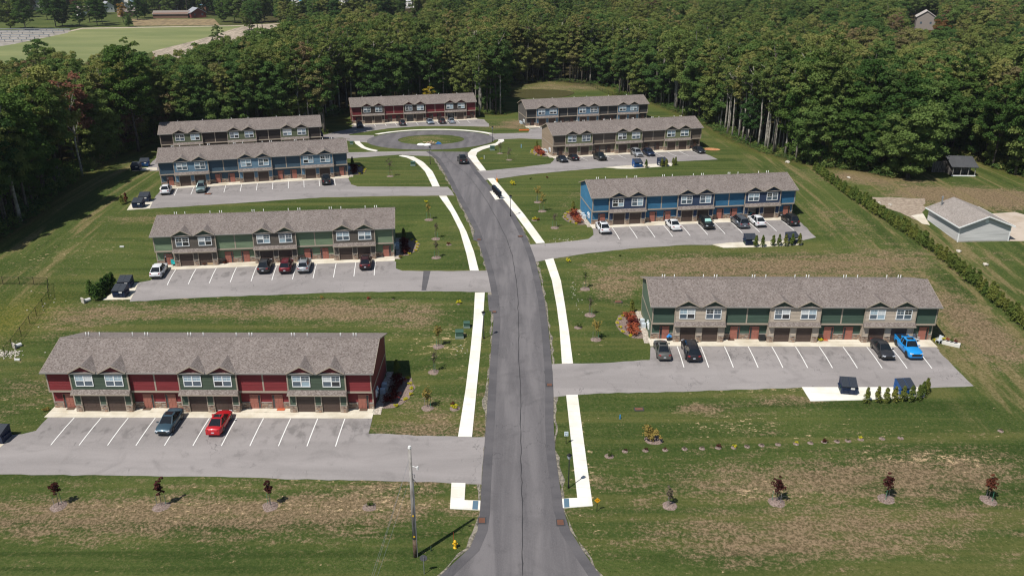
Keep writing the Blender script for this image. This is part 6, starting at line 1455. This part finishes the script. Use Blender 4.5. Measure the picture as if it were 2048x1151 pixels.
m2 = MB().quad((-.5, -.4, 2.15), (sw_ + .4, -.4, 2.05), (sw_ + .4, 3.6, 3.6), (-.5, 3.6, 3.7)).quad((-.5, 3.6, 3.7), (sw_ + .4, 3.6, 3.6), (sw_ + .4, 6.2, 2.7), (-.5, 6.2, 2.8)).quad((-.5, -.4, 2.05), (sw_ + .4, -.4, 1.95), (sw_ + .4, -.4, 2.05), (-.5, -.4, 2.15)); link('roof', m2.mesh('roof', OLDR), t)
for x in (.05, sw_ * .35, sw_ * .68, sw_ - .15): board('porch_post', plain('shed_post', (.24, .23, .21), .8), t, x, x + .13, -.1, .03, 0, 2.1)
board('porch_sill', WHITE, t, -.05, sw_ + .1, -.18, 0, .02, .22)
for i in range(7): board('wall_plank', OLD, t, -3.0 + i * .42, -2.65 + i * .42, 3.2, 3.25, 0, 2.2 + .15 * (i % 2))
board('lean_to_beam', OLD, t, -3.1, 0, 3.1, 3.2, 2.3, 2.45); link('lean_to_pole', MB().tube([(-3.0, 3.2, 0), (-3.1, 3.2, 3.2)], [.06, .05], 6).mesh('lean_to_pole', OLD), t)
for (a_, b_, s_, lb) in ((1697, 356, 1.4, 'pale boulder in the yard grass between hedge and woods'), (1780, 410, 1.3, 'grey boulder on the gravel patch left of the grey garage'), (1758, 406, 1.1, 'brown boulder on the gravel patch near the hedge'), (1971, 530, 1.9, 'grey boulder on the lawn right of the hedge'), (1918, 503, 1.6, 'flat pale stone slab behind the hedge'), (1575, 325, 2.2, 'pile of pale stones at the woods edge')):
    q = G(a_, b_); o = link('boulder', LUMP[int(s_ * 10) % 4], None, None, (q.x, q.y, q.z + .1), (0, 0, s_ * 3), (s_ * 2, s_ * 2, s_ * 1.8), label=lb, category='boulder')
# ------------------------------------------------------------------ far houses and farm
def house(px, py, w_, d_, h_, rh, wall, roof, label, cat='house', rz=0.0, name='far_house'):
    p = G(px, py); t = thing(name, label, cat, p, rz, None)
    link('wall', MB().box(-w_ / 2, w_ / 2, 0, d_, -.5, h_).prism([(-w_ / 2, h_), (w_ / 2, h_), (0, h_ + rh)], 'y', .02, d_ - .02).mesh('wall', wall), t)
    m2 = MB()
    for s in (-1, 1): m2.quad((s * (w_ / 2 + .5), -.5, h_ - .3), (s * (w_ / 2 + .5), d_ + .5, h_ - .3), (0, d_ + .5, h_ + rh + .15), (0, -.5, h_ + rh + .15)); m2.quad((s * (w_ / 2 + .5), -.5, h_ - .6), (s * (w_ / 2 + .5), d_ + .5, h_ - .6), (0, d_ + .5, h_ + rh - .1), (0, -.5, h_ + rh - .1)); m2.quad((s * (w_ / 2 + .5), -.5, h_ - .6), (0, -.5, h_ + rh - .1), (0, -.5, h_ + rh + .15), (s * (w_ / 2 + .5), -.5, h_ - .3))
    link('roof', m2.mesh('roof', roof), t)
    for i in range(max(2, int(w_ / 4))):
        x = -w_ / 2 + (i + .5) * w_ / max(2, int(w_ / 4)) - .5; board('window', PANE_D, t, x, x + 1.1, -.06, 0, h_ * .45, h_ * .45 + 1.3)
    return t
WH = plain('far_white', (.66, .66, .64), .6); RG = plain('far_roof_grey', (.26, .27, .29), .8); RB = plain('far_roof_brown', (.20, .17, .15), .8); RBL = plain('far_roof_blue', (.12, .36, .50), .6); BRW = plain('far_brown_wall', (.17, .09, .06), .8); BARN = plain('barn_red', (.16, .035, .03), .8)
house(78, 20, 8, 12, 6, 3.5, WH, RG, 'white gabled far house, leftmost among the trees', rz=.5); house(155, 32, 8, 14, 4.5, 2.5, WH, RB, 'white far house with brown roof left of the dark tree clump', rz=-1.0); house(219, 25, 8, 12, 5, 3, WH, RG, 'white far house between tree clumps at top left', rz=.6)
house(254, 18, 10, 14, 6, 3.5, WH, plain('far_roof_lightblue', (.30, .42, .50), .6), 'white far house with pale blue roof at top left'); house(238, 34, 7, 12, 4, 2, plain('far_tan', (.35, .24, .17), .8), RB, 'small tan building beside the orange tree at top left', rz=-.9); house(345, 22, 9, 10, 4.5, 2.5, WH, RG, 'small white house behind the long brown building', rz=.4)
house(310, 36, 9, 25, 3.2, 1.8, BRW, RB, 'long low brown building behind the crop strip', rz=R(-84)); house(398, 36, 11, 12, 4, 3, BARN, RG, 'red barn with pale grey roof at top left', 'barn', R(35), 'red_barn'); house(478, 7, 9, 24, 5, 3, WH, RG, 'long white building with grey roof at the top edge', rz=-1.2); house(508, 12, 6, 9, 3.5, 2, plain('far_tan', (.35, .24, .17), .8), RB, 'tiny tan house right of the long white building', rz=-.5)
house(592, 16, 12, 15, 6, 5, WH, RBL, 'white house with bright blue roof near the top', rz=-.7); house(684, 10, 10, 12, 5, 3, WH, RG, 'pale house with grey roof at the top, left of the commercial block', rz=-.8); house(1849, 60, 11, 12, 8, 3.4, plain('far_taupe', (.24, .21, .19), .8), plain('far_roof_pale', (.40, .37, .34), .8), 'lone taupe house with pale roof rising from the woods at right', rz=-.35)
for i, (a_, b_, c_, lb) in enumerate(((20, 22, WH, 'white far house at the left corner of the top edge'), (118, 10, WH, 'white far house above the dark tree clump at top left'), (190, 8, BRW, 'brown far house near the top edge at left'), (300, 12, WH, 'white far house near the top edge above the long brown building'), (360, 8, WH, 'far white house right of centre in the top left village'), (425, 22, BRW, 'small brown shed right of the red barn'), (545, 8, WH, 'white far house left of the bright blue roof'), (638, 6, WH, 'white far house right of the bright blue roof'))):
    HOUSES.append((a_, b_)); house(a_, b_, 8 + i % 3, 11, 5, 2.6, c_, (RG, RB, RBL)[i % 3] if i != 2 else RB, lb, rz=(-.7, .4, .9)[i % 3])
p = G(826, 14); t = thing('commercial_block', 'low white flat-roofed commercial building at the top centre', 'building', p, .02)
board('wall', WH, t, -18, 12, 0, 26, 0, 4.6); board('roof', plain('flat_roof', (.52, .53, .55), .8), t, -18.4, 12.4, -.4, 26.4, 4.61, 5.0); board('wing', plain('far_grey', (.30, .31, .33), .8), t, -34, -18.1, 3, 24, 0, 4.0)
for i in range(5): board('loading_door', plain('far_dark', (.08, .09, .10), .7), t, -14 + i * 5, -11.4 + i * 5, -.08, 0, 0, 3.0)
sheet('car_park', [gp([(700, 17.5), (870, 16.5), (880, 9), (760, 8)])], .05, concrete_mat('pale_yard', (.50, .48, .45), .2), 0, kind='structure')
# nursery frames at far left
for i, (a_, b_, l_) in enumerate([(70, 62.5, 46), (60, 65.5, 44), (45, 69, 40), (40, 74, 36), (20, 79, 30), (10, 84, 30)]):
    p = G(a_, b_); t = thing('nursery_bench', 'long low frame in the pale yard at far left', 'bench', p, -.04, 'long low frames in the far left yard')
    board('frame_top', plain('bench_grey', (.24, .26, .28), .7), t, -l_ / 2, l_ / 2, -.4, .4, 1.2, 1.5)
    for j in range(7): board('leg', GALV, t, -l_ / 2 + j * (l_ - .3) / 6, -l_ / 2 + j * (l_ - .3) / 6 + .3, -.2, .2, 0, 1.2)
# trees around the far houses, each on its own
FT = [(22, 58, 0, 1.25), (52, 60, 3, 1.05), (112, 55, 4, 1.15), (95, 40, 2, .9), (125, 52, 0, 1.0), (160, 54, 3, .75), (180, 45, 1, .95), (195, 52, 4, .9), (205, 48, 2, .8), (258, 54, 13, .55), (275, 40, 1, .9), (290, 36, 0, .9), (320, 26, 3, 1.0), (360, 24, 2, 1.1), (380, 20, 4, .95), (430, 30, 15 if 0 else 1, 1.0), (448, 44, 0, .9), (470, 46, 2, 1.05), (487, 47, 3, 1.0), (510, 46, 4, 1.1), (530, 44, 1, .95), (545, 30, 0, .8), (568, 34, 3, .8), (5, 45, 2, 1.1), (40, 35, 4, 1.0), (100, 22, 1, 1.0), (130, 18, 0, 1.0), (200, 16, 2, 1.1), (235, 12, 3, 1.0), (300, 12, 4, 1.0), (330, 8, 1, 1.1), (410, 14, 0, 1.0), (440, 12, 2, 1.1), (525, 14, 3, .9), (555, 12, 4, .8), (620, 22, 0, .7), (640, 14, 2, .8), (660, 16, 1, .7), (60, 8, 3, 1.0), (180, 4, 0, 1.1), (370, 2, 2, 1.1), (20, 8, 1, 1.1), (715, 10, 4, .8), (735, 14, 0, .7), (750, 8, 2, .8), (770, 6, 1, .6)]
for _ in range(70):
    a_, b_ = rnd.uniform(-20, 640), rnd.choice((rnd.uniform(0, 14), rnd.uniform(14, 46)))
    if any(abs(a_ - hx) < 26 and -4 < b_ - hy_ < 40 for hx, hy_ in HOUSES) or (255 < a_ < 450 and b_ > 34): continue
    FT.append((a_, b_, rnd.randrange(5), rnd.uniform(.55, .95)))
for i, (a_, b_, pi, s_) in enumerate(FT):
    p = G(a_, b_); pi = pi if pi < len(PROTO) and PROTO[pi][0] in 'ABCDE' else 0; pi = IE[0] if pi == 13 else IA[pi % 5]
    tree_obj('village_tree', 'dark green rounded tree among the far houses, ' + ('left of the crop strip' if a_ < 250 else 'around the long brown building' if a_ < 460 else 'between the hay field and the top edge'), 'trees among the far houses', p.x, p.y, p.z - 5.5 * s_, pi, s_ * 1.22, rnd.uniform(0, 6), LEAFD if i % 3 else LEAF)
p = G(247, 45); tree_obj('village_tree', 'orange-yellow tree left of the long brown far building', None, p.x, p.y, p.z, IA[0], .72, 0, leaf_mat('leaf_amber', [(0, (.28, .17, .05)), (1, (.32, .19, .06))]))

# thin summer haze over the whole place
hm = bpy.data.materials.new('haze'); hm.use_nodes = True; t = hm.node_tree; t.nodes.clear()
o_ = t.nodes.new('ShaderNodeOutputMaterial'); pv = t.nodes.new('ShaderNodeVolumePrincipled'); t.links.new(pv.outputs[0], o_.inputs['Volume'])
pv.inputs['Color'].default_value = (.86, .92, 1.0, 1); pv.inputs['Density'].default_value = .00006; pv.inputs['Anisotropy'].default_value = .2
link('haze', MB().box(-5200, 5200, -3100, 7200, -8, 62).mesh('haze', hm), kind='stuff')
